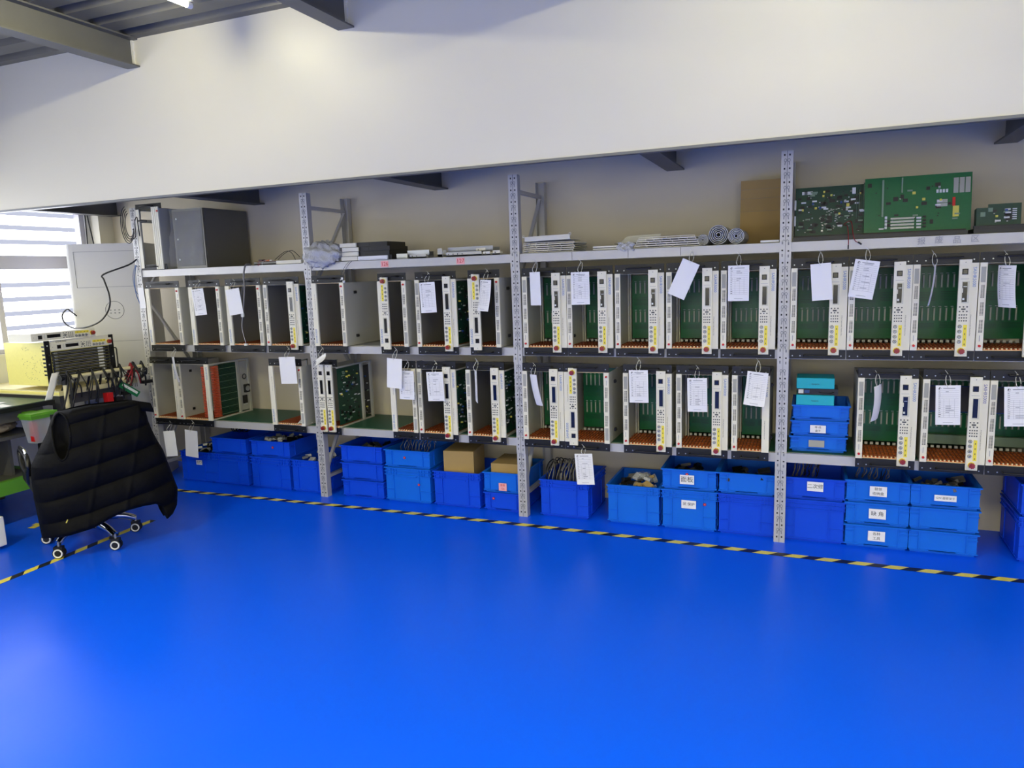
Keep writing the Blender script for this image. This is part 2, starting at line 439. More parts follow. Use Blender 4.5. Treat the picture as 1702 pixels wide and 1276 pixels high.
def ctrl_mesh():
    m = MB(); m.box(0, .049, -.026, -.0125, -.024, .42, 'beige')
    for z in (.408, -.013): m.cyl((.0245, -.0262, z), .002, -.0006, 'y', 'ink', 8)
    m.box(.008, .041, -.0264, -.026, .332, .3335, 'ink_faint').box(.014, .044, -.0264, -.026, .222, .3225, 'beige_dim')
    return m
def keypad_mesh():
    m = MB()
    for i, (x, z) in enumerate([(.010, .205), (.0245, .205), (.039, .205), (.010, .184), (.0245, .184), (.039, .184)]): m.box(x-.003, x+.003, -.0275, -.026, z-.003, z+.003, 'key')
    m.box(.016, .033, -.0278, -.026, .191, .198, 'key')
    for r_ in range(3):
        for c in range(4): m.box(.0075+c*.0095, .0125+c*.0095, -.0275, -.026, .165-r_*.0135, .171-r_*.0135, 'key')
    return m
def lcd_mesh(v):
    m = MB()
    m.box(.016, .036, -.0272, -.026, .228, .318, 'black_gloss')
    if v == 1: m.box(.018, .026, -.0276, -.0272, .236, .246, 'chip_white').box(.020, .034, -.0276, -.0272, .296, .299, 'chip_silver').box(.016, .019, -.0276, -.0272, .27, .29, 'beige')
    return m
def knob_mesh():
    m = MB(); m.ring((0, -.0265, 0), .0072, .0011, 'y', 'key', 16, 5); m.cyl((0, -.026, 0), .0045, -.011, 'y', 'chip_silver', 12, .004).box(-.0006, .0006, -.0375, -.037, 0, .004, 'black'); return m
def label_mesh():
    m = MB(); m.box(0, .015, -.0268, -.026, .022, .122, 'yellow')
    for z in (.105, .08, .055, .032): m.box(.006, .009, -.0271, -.0268, z-.004, z+.004, 'ink')
    return m
def bigknob_mesh():
    m = MB(); pts = []
    for i in range(18):
        a = 2*PI*i/18; r_ = .0138 if i % 2 else .0112; pts.append((r_*math.cos(a), r_*math.sin(a)))
    m.cyl((0, -.026, 0), .0150, -.004, 'y', 'yellow', 18); m.prism(pts, 'y', -.048, -.030, 'knob_red'); m.cyl((0, -.048, 0), .006, -.004, 'y', 'knob_red', 10)
    return m
def switch_mesh():
    return MB().box(0, .024, -.0275, -.026, 0, .026, 'black').box(.004, .020, -.0295, -.0275, .004, .022, 'black_gloss')
def pcb_mesh(w_, h_, seed, n=70, base='pcb_dark', T=None):
    rnd = random.Random(seed); m = MB(T); m.box(0, w_, 0, .0016, 0, h_, base)
    for k in range(n):
        t = rnd.random(); x = rnd.uniform(.01, w_-.04); z = rnd.uniform(.01, h_-.03)
        if t < .45: a, b_, mm, dd = .006, .004, rnd.choice(['chip', 'chip_silver', 'chip', 'chip_white']), .002
        elif t < .8: a, b_, mm, dd = rnd.uniform(.012, .024), rnd.uniform(.008, .02), 'chip', .003
        elif t < .92: a, b_, mm, dd = .022, .007, rnd.choice(['chip_white', 'conn']), .006
        else: a, b_, mm, dd = .009, .009, rnd.choice(['chip_silver', 'chip_blue', 'chip_yellow']), .012
        m.box(x, x+a, -dd, 0, z, z+b_, mm)
    return m
def backplane_mesh(w_):
    m = MB(); m.box(0, w_, 0, .002, 0, .36, 'pcb')
    n = int((w_-.02)/.0265)
    for k in range(n):
        x = .022+k*.0265
        for z in (.09, .255): m.box(x-.0045, x+.0045, -.007, 0, z, z+.066, 'conn').box(x-.0015, x+.0015, -.0075, -.007, z+.004, z+.062, 'beige_dim')
        m.box(x-.008, x+.004, -.001, 0, .160, .162, 'chip_white').box(x-.008, x+.004, -.001, 0, .325, .3265, 'chip_white')
    for z in [.052+.006*i for i in range(5)]+[.19+.008*i for i in range(6)]: m.box(.01, w_*.45, -.0006, 0, z, z+.0018, 'pcb_dark'); m.box(w_*.55, w_-.02, -.0006, 0, z+.003, z+.0048, 'pcb_dark')
    x = .0
    while x < w_-.02: m.box(x, x+.014, -.012, 0, -.018, -.006, 'chip_white'); x += .0265
    return m
def guides_mesh(w_, top=False):
    m = MB(); m.box(0, w_, 0, .27, -.004, 0, 'orange_guide')
    k = .008
    while k < w_-.008:
        m.box(k, k+.004, .004, .27, 0, .005, 'guide_dark'); m.box(k+.006, k+.013, .0, .010, 0, .006, 'guide_tip'); k += .0175
    for y in (.05, .11, .17, .23): m.box(0, w_, y, y+.006, 0, .004, 'guide_dark')
    return m
NCH = [0]
def chassis(x, zs, W, label, ctrl=True, flip=False, back='green', right='plate', extra=None, tx='blue_text', y=-.013, lcd=0, rz=0):
    NCH[0] += 1
    t = thing('rack_chassis', label, 'rack chassis', (x, y, zs+.0005), rz, 'rack chassis standing on the shelves')
    G = Matrix.Translation((W/2, 0, H/2)) @ Matrix.Rotation(PI, 4, 'Y') @ Matrix.Translation((-W/2, 0, -H/2)) if flip else Matrix.Identity(4)
    DPT = .40
    # sheet metal case
    m = MB(G); m.box(.001, .003, 0, DPT, .001, H-.001, 'sheet')
    if back == 'dark': m.box(.0031, .0036, .004, DPT, .004, H-.004, 'liner')
    if back == 'dark' and (right == 'plate' or flip): m.box(W-.0036, W-.0031, .004, DPT, .004, H-.004, 'liner')
    sheet = right if not flip else right
    if (right == 'plate' or flip) and not (back == 'none' and flip): m.box(W-.003, W-.001, 0, DPT, .001, H-.001, 'sheet')
    if back == 'none' and flip: m.box(W-.010, W-.001, 0, .014, .001, H-.001, 'sheet').box(W-.010, W-.001, DPT-.014, DPT, .001, H-.001, 'sheet').box(W-.010, W-.001, 0, DPT, .001, .008, 'sheet').box(W-.010, W-.001, 0, DPT, H-.008, H-.001, 'sheet')
    if (right != 'plate') and not flip: m.box(W-.016, W-.001, 0, DPT, .001, .010, 'sheet').box(W-.016, W-.001, 0, DPT, H-.010, H-.001, 'sheet').box(W-.016, W-.001, .27, .29, .01, H-.01, 'sheet').box(W-.016, W-.001, DPT-.02, DPT, .01, H-.01, 'sheet')
    m.box(.003, W-.003, 0, .012, .001, .004, 'guide_tip').box(.003, W-.003, 0, .012, H-.004, H-.001, 'sheet')
    if back != 'none': m.box(.003, W-.003, .28, DPT, H-.004, H-.001, 'sheet').box(.003, W-.003, .0, .28, H-.0025, H-.001, 'sheet_dark')
    if back == 'dark': m.box(.003, W-.003, .33, .334, .004, H-.004, 'sheet_dark')
    if back == 'plain': m.box(.003, W-.003, .36, .364, .004, H-.004, 'sheet')
    if back in ('green', 'blue'): m.box(.006, .016, .262, .275, .004, H-.004, 'sheet').box(.020, .026, .262, .275, .004, H-.004, 'beige_dim')
    m.build('case', t)
    if right == 'plate' or flip:
        xo = -.001 if 0 else W
        for zz in (.05, .33): 
            mm = MB().box(0, .010, 0, .022, 0, .018, 'black').box(.010, .014, .004, .018, .005, .012, 'black')
            mm.build('latch', t, (W-.0005, .10, zz))
    # ears with their carrying handles
    for zz, top in ((-.046, False), (H+.001, True)):
        m = MB(); m.box(0, W, -.004, -.001, zz, zz+.046 - (.001 if not top else 0), 'ear')
        for sx in (.014, W-.02, .05): m.cyl((sx, -.004, zz+.015), .0032, -.0015, 'y', 'chip_silver', 8)
        e = m.build('rack_ear', t)
        if not top: m2 = MB(); 
        else: m2 = MB()
        xa, xb = W*.27, W*.73; zc = zz+(.026 if top else .018)
        m2.tube([(xa, -.004, zc), (xa, -.028, zc), (xa+.006, -.034, zc), (xb-.006, -.034, zc), (xb, -.028, zc), (xb, -.004, zc)], .0042, 'black', 8, 3)
        m2.build('handle', e)
    # front strips
    rail = cached('rail', rail_mesh, 'vent_rail', t, G)
    cached('button', button_mesh, 'red_button', rail, Matrix.Translation((.0145, -.012, .024)))
    if W > .16:
        cached('strip'+tx, lambda: strip_mesh(tx), 'name_strip', t, G @ Matrix.Translation((W-.036, 0, 0)))
    def panel(px):
        P = cached('ctrl', ctrl_mesh, 'control_panel', t, G @ Matrix.Translation((px, 0, 0)))
        cached('switch', switch_mesh, 'power_switch', P, Matrix.Translation((.012, 0, .352)))
        cached('lcd%d' % lcd, lambda: lcd_mesh(lcd), 'display', P, Matrix.Identity(4))
        cached('keypad', keypad_mesh, 'keypad', P, Matrix.Identity(4))
        for z in (.115, .092, .067, .044): cached('knob', knob_mesh, 'small_knob', P, Matrix.Translation((.014, 0, z)))
        cached('ylabel', label_mesh, 'yellow_label', P, Matrix.Translation((.028, 0, 0)))
        cached('bigknob', bigknob_mesh, 'red_knob', P, Matrix.Translation((.024, 0, .001)))
    if ctrl: panel(W-.036-.044)
    if ctrl == 2: panel(W-.036-.044-.062)
    # card guides top and bottom
    wi = W-.008
    cached('guide%.3f' % W, lambda: guides_mesh(wi), 'card_guides', t, Matrix.Translation((.004, .002, .006)))
    if back in ('green', 'blue'):
        cached('bp%.3f' % W, lambda: backplane_mesh(wi-.026), 'backplane', t, Matrix.Translation((.030, .276, .030)))
    if back == 'blue':
        MB().box(.008, W-.012, .255, .262, .20, .335, 'chip_blue').box(.010, W-.014, .254, .255, .205, .33, 'frame_grey').build('metal_cover', t)
        MB().box(.008, W-.012, .235, .262, .04, .085, 'conn').build('connector_bar', t)
    if right == 'board':
        pcb_mesh(.26, H-.03, NCH[0], 110, 'pcb_dark', rotM(0, 0, PI/2, (W-.016, .012, .015))).build('circuit_board', t)
        pcb_mesh(.08, H-.06, NCH[0]+50, 18, 'black', rotM(0, 0, PI/2, (W-.016, .30, .03))).build('circuit_board', t)
    if extra: extra(t, W)
    return t
Z1, Z2, Z3 = ZS
def cardstack(t, W):
    m = MB()
    for k in range(32):
        z = .018+k*.0115
        m.box(W-.098, W-.050, .02, .045, z, z+.0065, 'orange_conn'); m.box(W-.034, W-.003, .045, .09, z, z+.0065, 'orange_conn')
    m.build('connector_stack', t)
    m = MB(rotM(0, 0, PI/2, (W-.012, .10, .015)))
    m.box(0, .17, 0, .002, 0, H-.03, 'pcb_dark')
    for k in range(38): m.box(.0, .16, -.006, 0, .012+k*.0094, .014+k*.0094, 'conn' if k % 5 == 0 else 'pcb_dark')
    m.build('card_stack', t)
    m = MB(rotM(0, 0, PI/2, (W-.008, .30, .02)))
    m.box(0, .095, 0, .002, 0, H-.04, 'sheet'); m.box(.012, .05, -.012, 0, .05, .11, 'black').box(.03, .075, -.02, 0, .13, .19, 'chip')
    m.ring((.04, -.006, .25), .018, .003, 'y', 'black', 16); m.cyl((.05, -.004, .16), .02, -.02, 'y', 'chip_silver', 14)
    m.box(.02, .05, -.01, 0, .04, .055, 'chip_white')
    m.build('rear_panel', t)
ch = chassis
# middle shelf, far left bay
ch(.095, Z2, .315, 'empty beige chassis with open back, leftmost on the middle shelf', False, True, 'none')
ch(.499, Z2, .275, 'empty beige chassis with printed tag, second from left on middle shelf', False, True, 'dark')
ch(.827, Z2, .296, 'empty beige chassis with blank tag, third from left on middle shelf', False, True, 'dark')
ch(1.150, Z2, .285, 'beige chassis with red knob at foot, left of the second post, middle shelf', True, False, 'dark', 'board')
# middle shelf, second bay
ch(1.538, Z2, .245, 'open beige chassis, first right of the second post on middle shelf', False, True, 'dark')
ch(2.032, Z2, .200, 'upside-down chassis under the pink 126 label, red knob at the top', True, True, 'dark')
ch(2.296, Z2, .275, 'chassis with printed tag, between the two upside-down ones on middle shelf', True, False, 'dark', 'board', lcd=0)
ch(2.650, Z2, .200, 'upside-down chassis with curled tag, left of the third post, middle shelf', True, True, 'dark')
# middle shelf, third bay
ch(2.992, Z2, .262, 'chassis with green backplane and blank tag, right of third post, middle shelf', lcd=1)
ch(3.257, Z2, .262, 'chassis with green backplane and upright printed tag, second in third bay, middle shelf', lcd=1)
ch(3.532, Z2, .265, 'middle chassis of the five in the third bay, middle shelf', lcd=1)
ch(3.809, Z2, .268, 'chassis with a blank tilted tag, fourth in third bay, middle shelf', lcd=0)
ch(4.089, Z2, .268, 'chassis with printed tag, left of the fourth post, middle shelf', lcd=0)
# middle shelf, fourth bay
ch(4.426, Z2, .258, 'chassis with blank tag, right of the fourth post, middle shelf', lcd=0)
ch(4.688, Z2, .272, 'chassis behind the tilted printed tag, second in right bay, middle shelf', lcd=1)
ch(4.962, Z2, .264, 'chassis with edge-on tag, third in right bay, middle shelf', lcd=1)
ch(5.230, Z2, .262, 'chassis with curled tag cut by the right picture edge, middle shelf')
# lower shelf, far left bay
ch(.058, Z1, .255, 'empty beige chassis at the left end of the lower shelf', False, False, 'plain', 'plate')
ch(.316, Z1, .292, 'open-sided chassis with orange connector stacks, second on lower shelf', False, False, 'none', 'open', cardstack)
ch(1.140, Z1, .268, 'empty beige chassis with blank tag, left of second post, lower shelf', False, True, 'none')
# lower shelf, second bay
ch(1.539, Z1, .150, 'narrow chassis with two control panels and exposed green boards, lower shelf', 2, False, 'none', 'board')
ch(2.083, Z1, .184, 'see-through empty chassis behind two paper tags, lower shelf', False, True, 'none')
ch(2.279, Z1, .264, 'chassis with upright printed tag, second from the third post, lower shelf', True, False, 'dark', 'board')
ch(2.612, Z1, .248, 'chassis with edge-on tag, left of the third post, lower shelf', True, False, 'dark', 'board')
# lower shelf, third bay
ch(2.976, Z1, .250, 'chassis with curled tag, right of the third post, lower shelf')
ch(3.229, Z1, .262, 'upside-down chassis with red knob at the top, green backplane, lower shelf', True, True)
ch(3.571, Z1, .266, 'chassis with printed tag, middle of third bay, lower shelf')
ch(3.861, Z1, .269, 'chassis with low-hanging printed tag, fourth in third bay, lower shelf')
ch(4.149, Z1, .187, 'narrow chassis without control panel, left of fourth post, lower shelf', False)
# lower shelf, fourth bay
ch(4.745, Z1, .262, 'chassis right of the small blue crates, lower shelf', lcd=1)
ch(5.026, Z1, .270, 'chassis with dark blue lettering and printed tag, lower shelf right bay', True, False, 'blue', tx='deep_blue_text')
ch(5.300, Z1, .262, 'chassis cut by the right picture edge, lower shelf', True, False, 'blue')

# chassis frame leaning on the top shelf at the far left
t = thing('chassis_frame', 'empty beige chassis frame with black handles on the top shelf', 'rack chassis', (.07, .0, Z3+.001), 0)
Fm = .42
m = MB(); m.box(0, .012, -.006, .012, .03, Fm, 'sheet'); m.box(0, .012, .28, .30, .03, Fm, 'sheet').box(0, .012, -.006, .30, .03, .036, 'sheet').box(0, .012, -.006, .30, Fm-.006, Fm, 'sheet'); m.box(-.001, .029, -.01, -.006, .01, Fm, 'beige'); m.build('side_plate', t)
m = MB(); m.box(.185, .215, -.006, .30, .0, Fm, 'sheet')
for k, xx in enumerate((.148, .166, .184, .202)): m.box(xx, xx+.013, -.012-.001*k, -.006, .0, Fm+.01, 'beige')
m.cyl((.208, -.015, Fm-.02), .006, -.005, 'y', 'red', 12); m.build('side_plate', t)
for zz in (0.0, Fm):
    m = MB(); m.box(-.005, .235, -.004, .0, zz-(0 if zz == 0 else .0), zz+.036, 'ear'); m.box(.0, .2, 0, .30, zz+(.0 if zz == 0 else .0), zz+.004, 'ear'); e = m.build('rack_ear', t)
    m = MB(); m.tube([(.06, -.004, zz+.02), (.06, -.03, zz+.02), (.16, -.03, zz+.02), (.16, -.004, zz+.02)], .004, 'black', 8, 1); m.build('handle', e)

# ------------------------------------------------------------------ paper tags on strings
def papertag(x, ztop, w_, h_, label, printed=True, tilt=0, yawr=0, curl=0, y=-.062, sx=0, hook=None, name='paper_tag'):
    t = thing(name, label, 'paper tag', (x, y, ztop), 0, 'paper tags hanging on the racks')
    M = rotM(0, tilt, 0) @ rotM(0, 0, yawr)
    def surf(off):
        def f(u, v):
            c = curl*(v*v)
            return M @ Vector((w_*(u-.5), off+c-.012*math.sin(u*PI)*(.5 if curl else .15), -h_*v))
        return f
    m = MB(); m.grid(surf(0), 6, 10, 'paper'); m.grid(surf(.0007), 6, 10, 'paper')
    if printed:
        f = surf(-.0006)
        def patch(u0, u1, v0, v1, mt):
            n_ = max(1, int((v1-v0)*14)); nu = max(1, int((u1-u0)*6))
            for j in range(n_):
                for i in range(nu):
                    ua, ub = u0+(u1-u0)*i/nu, u0+(u1-u0)*(i+1)/nu; va, vb = v0+(v1-v0)*j/n_, v0+(v1-v0)*(j+1)/n_
                    m.faces([f(ua, va), f(ub, va), f(ub, vb), f(ua, vb)], [(0, 1, 2, 3)], mt)
        rnd = random.Random(label)
        patch(.30, .78, .065, .085, 'ink_faint'); 
        a, b_, c = f(.10, .09), f(.16, .04), f(.25, .09); m.faces([a, b_, f(.17, .09)], [(0, 1, 2)], 'ink'); m.faces([f(.16, .06), f(.19, .05), c], [(0, 1, 2)], 'ink')
        for k in range(14):
            v = .13+k*.052; patch(.10, .93, v, v+.004, 'ink_faint')
            patch(.12, .12+rnd.uniform(.05, .10), v-.028, v-.014, 'ink_faint' if k < 12 else 'ink')
            if rnd.random() < .35: patch(.4, .4+rnd.uniform(.1, .35), v-.03, v-.016, 'ink_faint')
        for u in (.33, .55, .76): patch(u, u+.006, .34, .81, 'ink_faint')
        patch(.3, .7, .93, .94, 'ink_faint')
    m.build('paper', t)
    s_ = MB(); hk = hook or (sx, .030, .052)
    top = Vector(hk)
    s_.tube([M @ Vector((0, 0, -.012)), Vector((-.010, -.006, .012)), top*.7+Vector((-.008, -.004, 0)), top, top*.7+Vector((.008, .002, 0)), Vector((.010, .004, .012)), M @ Vector((.001, .001, -.012))], .0016, 'string', 4, 4)
    s_.tube([top, top+Vector((-.012, -.004, .016))], .0012, 'string', 4, 1)
    s_.build('string', t)
    return t
pt = papertag
pt(.619, 1.417, .105, .18, 'printed tag hanging on the second chassis, middle shelf far left', True, R(-5))
pt(.924, 1.41, .118, .172, 'blank paper tag hanging on the third chassis, middle shelf far left', False, R(-7))
pt(2.40, 1.416, .105, .18, 'printed tag in the second bay, middle shelf, hung by a long string', True, R(-2))
pt(2.784, 1.42, .10, .178, 'curled printed tag left of the third post, middle shelf', True, R(3), R(-28), -.02)
pt(3.085, 1.455, .078, .185, 'blank tag right of the third post, middle shelf', False, R(-1), R(-22))
pt(3.348, 1.447, .104, .177, 'printed tag on the second chassis of the third bay, middle shelf', True, R(-.5))
pt(3.945, 1.482, .092, .195, 'tilted blank white tag in the third bay, middle shelf', False, R(24))
pt(4.179, 1.454, .102, .178, 'printed tag left of the fourth post, middle shelf', True, R(0))
pt(4.559, 1.45, .092, .177, 'blank white tag right of the fourth post, middle shelf', False, R(-4))
pt(4.765, 1.458, .108, .18, 'tilted printed tag in the right bay, middle shelf', True, R(9))
pt(5.043, 1.427, .10, .185, 'edge-on thin tag in the right bay, middle shelf', False, R(0), R(82), .02)
pt(5.327, 1.415, .10, .187, 'curled printed tag near the right picture edge, middle shelf', True, R(2), R(-60), .02)
pt(.336, .946, .10, .182, 'edge-on tag above the far left of the lower shelf', False, R(-2), R(-36), .02)
pt(1.33, .957, .130, .178, 'blank white tag hanging left of the second post, lower shelf', False, R(-2))
pt(2.163, .96, .105, .184, 'blank tag hanging before another tag, lower shelf', False, R(4), y=-.085)
pt(2.226, .882, .104, .178, 'printed tag hanging half behind a blank one, lower shelf', True, R(1))
pt(2.421, .879, .112, .178, 'printed tag between control panels in second bay, lower shelf', True, R(-2))
pt(2.696, .895, .10, .19, 'edge-on tag left of the third post, lower shelf', False, R(0), R(-58))
pt(3.058, .877, .09, .182, 'narrow curled tag right of the third post, lower shelf', False, R(-5), R(-45), .02)
pt(3.665, .913, .104, .178, 'printed tag in the middle of third bay, lower shelf', True, R(-1))
pt(3.976, .877, .102, .18, 'printed tag on the fourth chassis of third bay, lower shelf', True, R(-1))
pt(4.280, .915, .104, .172, 'printed tag left of the fourth post, lower shelf', True, R(5), R(-8), -.02)
pt(4.829, .862, .09, .172, 'curled thin tag right of the small blue crates', False, R(-6), R(66), .03)
pt(5.124, .869, .102, .188, 'printed tag on chassis with dark blue lettering, lower shelf', True, R(-2))
pt(5.400, .871, .108, .184, 'printed tag cut by the right picture edge, lower shelf', True, R(-3))
pt(.222, .404, .084, .188, 'narrow blank tag hanging below the lower shelf, beside the vest', False, R(-3), R(20))
pt(.435, .419, .118, .196, 'wide blank tag hanging below the lower shelf, above blue crates', False, R(4))
pt(3.347, .430, .104, .180, 'printed tag hanging below the lower shelf over the cable crate', True, R(-4), hook=(0, .020, .035))
# tags lying down
m = MB(rotM(0, 0, R(28))); m.box(-.05, .05, -.09, .09, 0, .0008, 'paper')
tag(m.build('paper_tag', None, (1.33, .10, Z1+.0125)), 'blank tag lying flat inside the chassis left of second post', 'paper tag')
t = papertag(1.60, .962, .09, .05, 'grey tag folded outward at the second post, lower shelf', False, R(-30), R(0), -.07)

# blank white sheet tied on the far left post
m = MB(rotM(0, R(-3), 0)); m.box(-.028, .028, -.001, 0, -.15, 0, 'paper')
tag(m.build('paper_sheet', None, (.060, -.030, 1.44)), 'small white paper sheet fixed to the far left post', 'paper')

# ------------------------------------------------------------------ blue crates
def crate_mesh(mt, W=.296, Dp=.392, Hc=.228, tall=True):
    m = MB(); t_ = .004; z0 = .0
    m.box(0, W, 0, t_, z0+.012, Hc, mt).box(0, W, Dp-t_, Dp, z0+.012, Hc, mt).box(0, t_, t_, Dp-t_, z0+.012, Hc, mt).box(W-t_, W, t_, Dp-t_, z0+.012, Hc, mt)
    m.box(.008, W-.008, .008, Dp-.008, 0, .014, mt)
    def rim(z, hh, o_):
        m.box(-o_, W+o_, -o_, 0, z, z+hh, mt).box(-o_, W+o_, Dp, Dp+o_, z, z+hh, mt).box(-o_, 0, 0, Dp, z, z+hh, mt).box(W, W+o_, 0, Dp, z, z+hh, mt)
    rim(Hc-.007, .007, .009); rim(.012, .006, .005)
    def vrib(f, z0_, z1_):
        x = W*f; m.box(x-.002, x+.002, -.0065, 0, z0_, z1_, mt)
        y = Dp*f; m.box(W, W+.005, y-.0015, y+.0015, z0_, z1_, mt); m.box(-.005, 0, y-.0015, y+.0015, z0_, z1_, mt)
    if tall:
        rim(Hc-.028, .004, .0075); rim(Hc-.050, .004, .0075)
        for f in (.02, .12, .18, .24, .76, .82, .88, .98): vrib(f, Hc-.050, Hc)
        for f in (.18, .76): vrib(f, .014, Hc-.05)
        m.box(W*.30, W*.70, -.008, 0, Hc-.056, Hc-.048, mt); m.box(W, W+.008, Dp*.3, Dp*.7, Hc-.056, Hc-.048, mt)
        for a, b_ in ((0, .18), (.76, 1)):
            m.box(W*a, W*b_, -.005, 0, .078, .081, mt); m.box(W, W+.005, Dp*a, Dp*b_, .078, .081, mt)
    else:
        for f in (.15, .85): vrib(f, .014, Hc)
        for a, b_ in ((0, .15), (.85, 1)):
            m.box(W*a, W*b_, -.005, 0, Hc-.036, Hc-.033, mt); m.box(W*a, W*b_, -.005, 0, Hc-.02, Hc-.018, mt); m.box(W, W+.005, Dp*a, Dp*b_, Hc-.036, Hc-.033, mt)
        m.box(W*.3, W*.7, -.005, 0, .014, .020, mt)
    return m
CR = {}
def crate(x, z, label, tall=True, light=False, W=.290, Hc=None, note=None, dot=None, y=.056, Dp=.375, rz=0, group='blue plastic crates under the shelves'):
    Hc = Hc or (.228 if tall else .118)
    t = thing('plastic_crate', label, 'crate', (x+.003, y, z+.0003), rz, group)
    key = (W, Hc, tall, light, Dp)
    if key not in CR: CR[key] = crate_mesh('crate_light' if light else 'crate_deep', W, Dp, Hc, tall).build('crate_body', t).data
    else: link('crate_body', CR[key], t)
    if note:
        txt, nx, nz, nw, nh, mt = note
        m = MB(); m.box(nx-nw/2, nx+nw/2, -.0078, -.0070, nz-nh/2, nz+nh/2, mt)
        lines = txt.split('/')
        for i, l in enumerate(lines): m.text(l, min(nh/len(lines)*.68, nw/max(1.2, len(l))*1.0), (nx, -.0083, nz+(len(lines)/2-.5-i)*nh/len(lines)*.9), 'black' if mt != 'paper_pink' else 'red')
        o = m.build('paper_label', t); 
    if dot:
        m = MB(); m.cyl((dot[0], -.0055, dot[1]), .008, -.0015, 'y', 'red', 14); m.text('A', .009, (dot[0], -.0074, dot[1]), 'chip_white'); m.build('red_sticker', t)
    return t
HS, HT = .118, .228
P_ = 'paper'
crate(.190, 0, 'blue crate with white note at the left end of the floor row', True, note=('出口', .175, .15, .055, .035, P_))
crate(.480, 0, 'deep blue tall crate, second from the left on the floor', True, W=.33)
crate(.500, HT, 'short blue crate stacked on the second floor crate from left', False, W=.31, light=False)
crate(.850, 0, 'deep blue tall crate, third from the left on the floor', True, W=.33)
crate(.862, HT, 'short blue crate with red sticker, third stack from left', False, W=.33, dot=(.19, .075))
crate(1.205, 0, 'deep blue tall crate left of and behind the second post', True, W=.276)
for k, nm in enumerate(('bottom', 'middle', 'top')): crate(1.620, k*HS, '%s crate of the three short ones right of the second post' % nm, False, W=.315)
crate(1.960, 0, 'pale blue tall crate under a short one, two right of second post', True, True, W=.325, dot=(.245, .125))
crate(1.965, HT, 'pale blue short crate with red sticker atop a tall pale one', False, True, W=.325, dot=(.145, .07))
crate(2.318, 0, 'deep blue tall crate holding a large cardboard box', True, W=.315)
crate(2.668, 0, 'short blue crate beneath the one with a pink note', False, False, W=.25, dot=(.06, .08))
crate(2.668, HS, 'short pale blue crate with pink note left of third post', False, True, W=.25, Hc=.128, note=('报废/126', .125, .04, .052, .048, 'paper_pink'))
crate(3.040, 0, 'deep blue tall crate full of coiled cables right of third post', True, W=.293)
crate(3.455, 0, 'pale blue tall crate standing alone, filled with packing scraps', True, True, W=.293)
crate(3.770, 0, 'pale blue tall crate with note and red sticker, third bay', True, True, W=.290, note=('状 保护', .145, .15, .08, .05, P_), dot=(.232, .155))
crate(3.770, HT, 'short pale blue crate with handwritten note 面板, third bay', False, True, W=.290, note=('面板', .135, .062, .078, .052, P_), dot=(.135, .092))
crate(4.078, 0, 'deep blue tall crate left of the fourth post', True, W=.285)
crate(4.078, HT, 'short blue crate stacked left of the fourth post', False, True, W=.285)
crate(4.412, 0, 'deep blue tall crate right of the fourth post', True, W=.290)
crate(4.412, HT, 'short blue crate with one note right of the fourth post', False, W=.290, note=('二次修', .150, .075, .078, .05, P_))
for k, (nm, tx) in enumerate((('bottom', '各种/工具'), ('middle', '缺 角'), ('top', '联体/收纳盒'))): crate(4.712, k*HS, '%s crate of the three-high stack where each has a note' % nm, False, True, W=.288, note=(tx, .145, .065, .078, .052, P_))
for k, nm in enumerate(('bottom', 'middle', 'top')): crate(5.003, k*HS, '%s crate of the rightmost full stack, note on topmost' % nm, False, k == 1 or True, W=.296, note=('GW-面板架子', .150, .055, .095, .030, P_) if k == 2 else None)
for k, nm in enumerate(('lower', 'upper')): crate(5.470, k*HT*.0 + (0 if k == 0 else HT), '%s blue crate cut off at the right picture edge' % nm, k == 0, False, W=.29, Hc=HT if k == 0 else .16)
for k, (nm, nt_) in enumerate((('bottom', ('', .125, .045, .075, .036, 'grey_patch')), ('middle', ('导 线/盒子', .125, .04, .075, .040, P_)), ('top', None))):
    crate(4.437+.005*k, Z1+k*.082, '%s small blue crate of the three on the lower shelf' % nm, False, True, W=.262, Hc=.082, note=nt_, Dp=.30, y=.06, group='small blue crates on the lower shelf')
# things on and in the crates
def carton(x, y, z, w_, d_, h_, mt, name, label, cat, rz=0, tape_=False, txt=None):
    m = MB(); m.box(0, w_, 0, d_, 0, h_, mt)
    if tape_: m.box(w_*.42, w_*.58, -.0008, d_+.0008, h_, h_+.0008, 'cardboard'); m.box(0, w_, -.0006, 0, h_*.5-.0008, h_*.5, 'ink_faint')
    if txt: m.text(txt, h_*.22, (w_/2, -.001, h_*.45), 'ink')
    o = m.build(name, None, (x, y, z)); o.rotation_euler = (0, 0, rz); bevel(o, .002, 1); return tag(o, label, cat)
carton(4.462, .05, Z1+.247, .18, .16, .052, 'turquoise', 'cardboard_box', 'turquoise box lying directly on the small blue crates', 'box', 0, txt='hyupoo')
t = thing('electronic_module', 'flat black electronic module between two turquoise boxes', 'module', (4.47, .06, Z1+.3003))
MB().box(0, .19, 0, .16, 0, .030, 'black').box(.002, .026, -.002, 0, .006, .026, 'chip_white').box(.03, .055, -.002, 0, .008, .024, 'chip_blue').build('case', t)
MB().tube([(.10, -.001, .015), (.12, -.02, .012), (.15, -.02, .01), (.17, -.004, .016)], .002, 'cable', 6, 4).build('wire', t)
carton(4.462, .06, Z1+.331, .18, .16, .055, 'turquoise', 'cardboard_box', 'turquoise box on top of the black electronic module', 'box', 0, txt='hyupoo')
carton(2.375, .09, .1, .20, .24, .25, 'cardboard', 'cardboard_box', 'large brown cardboard box standing in a tall blue crate', 'box', R(8), True)
carton(2.70, .10, .17, .19, .25, .12, 'cardboard', 'cardboard_box', 'low brown cardboard box in the crate with pink note', 'box', R(3), True)
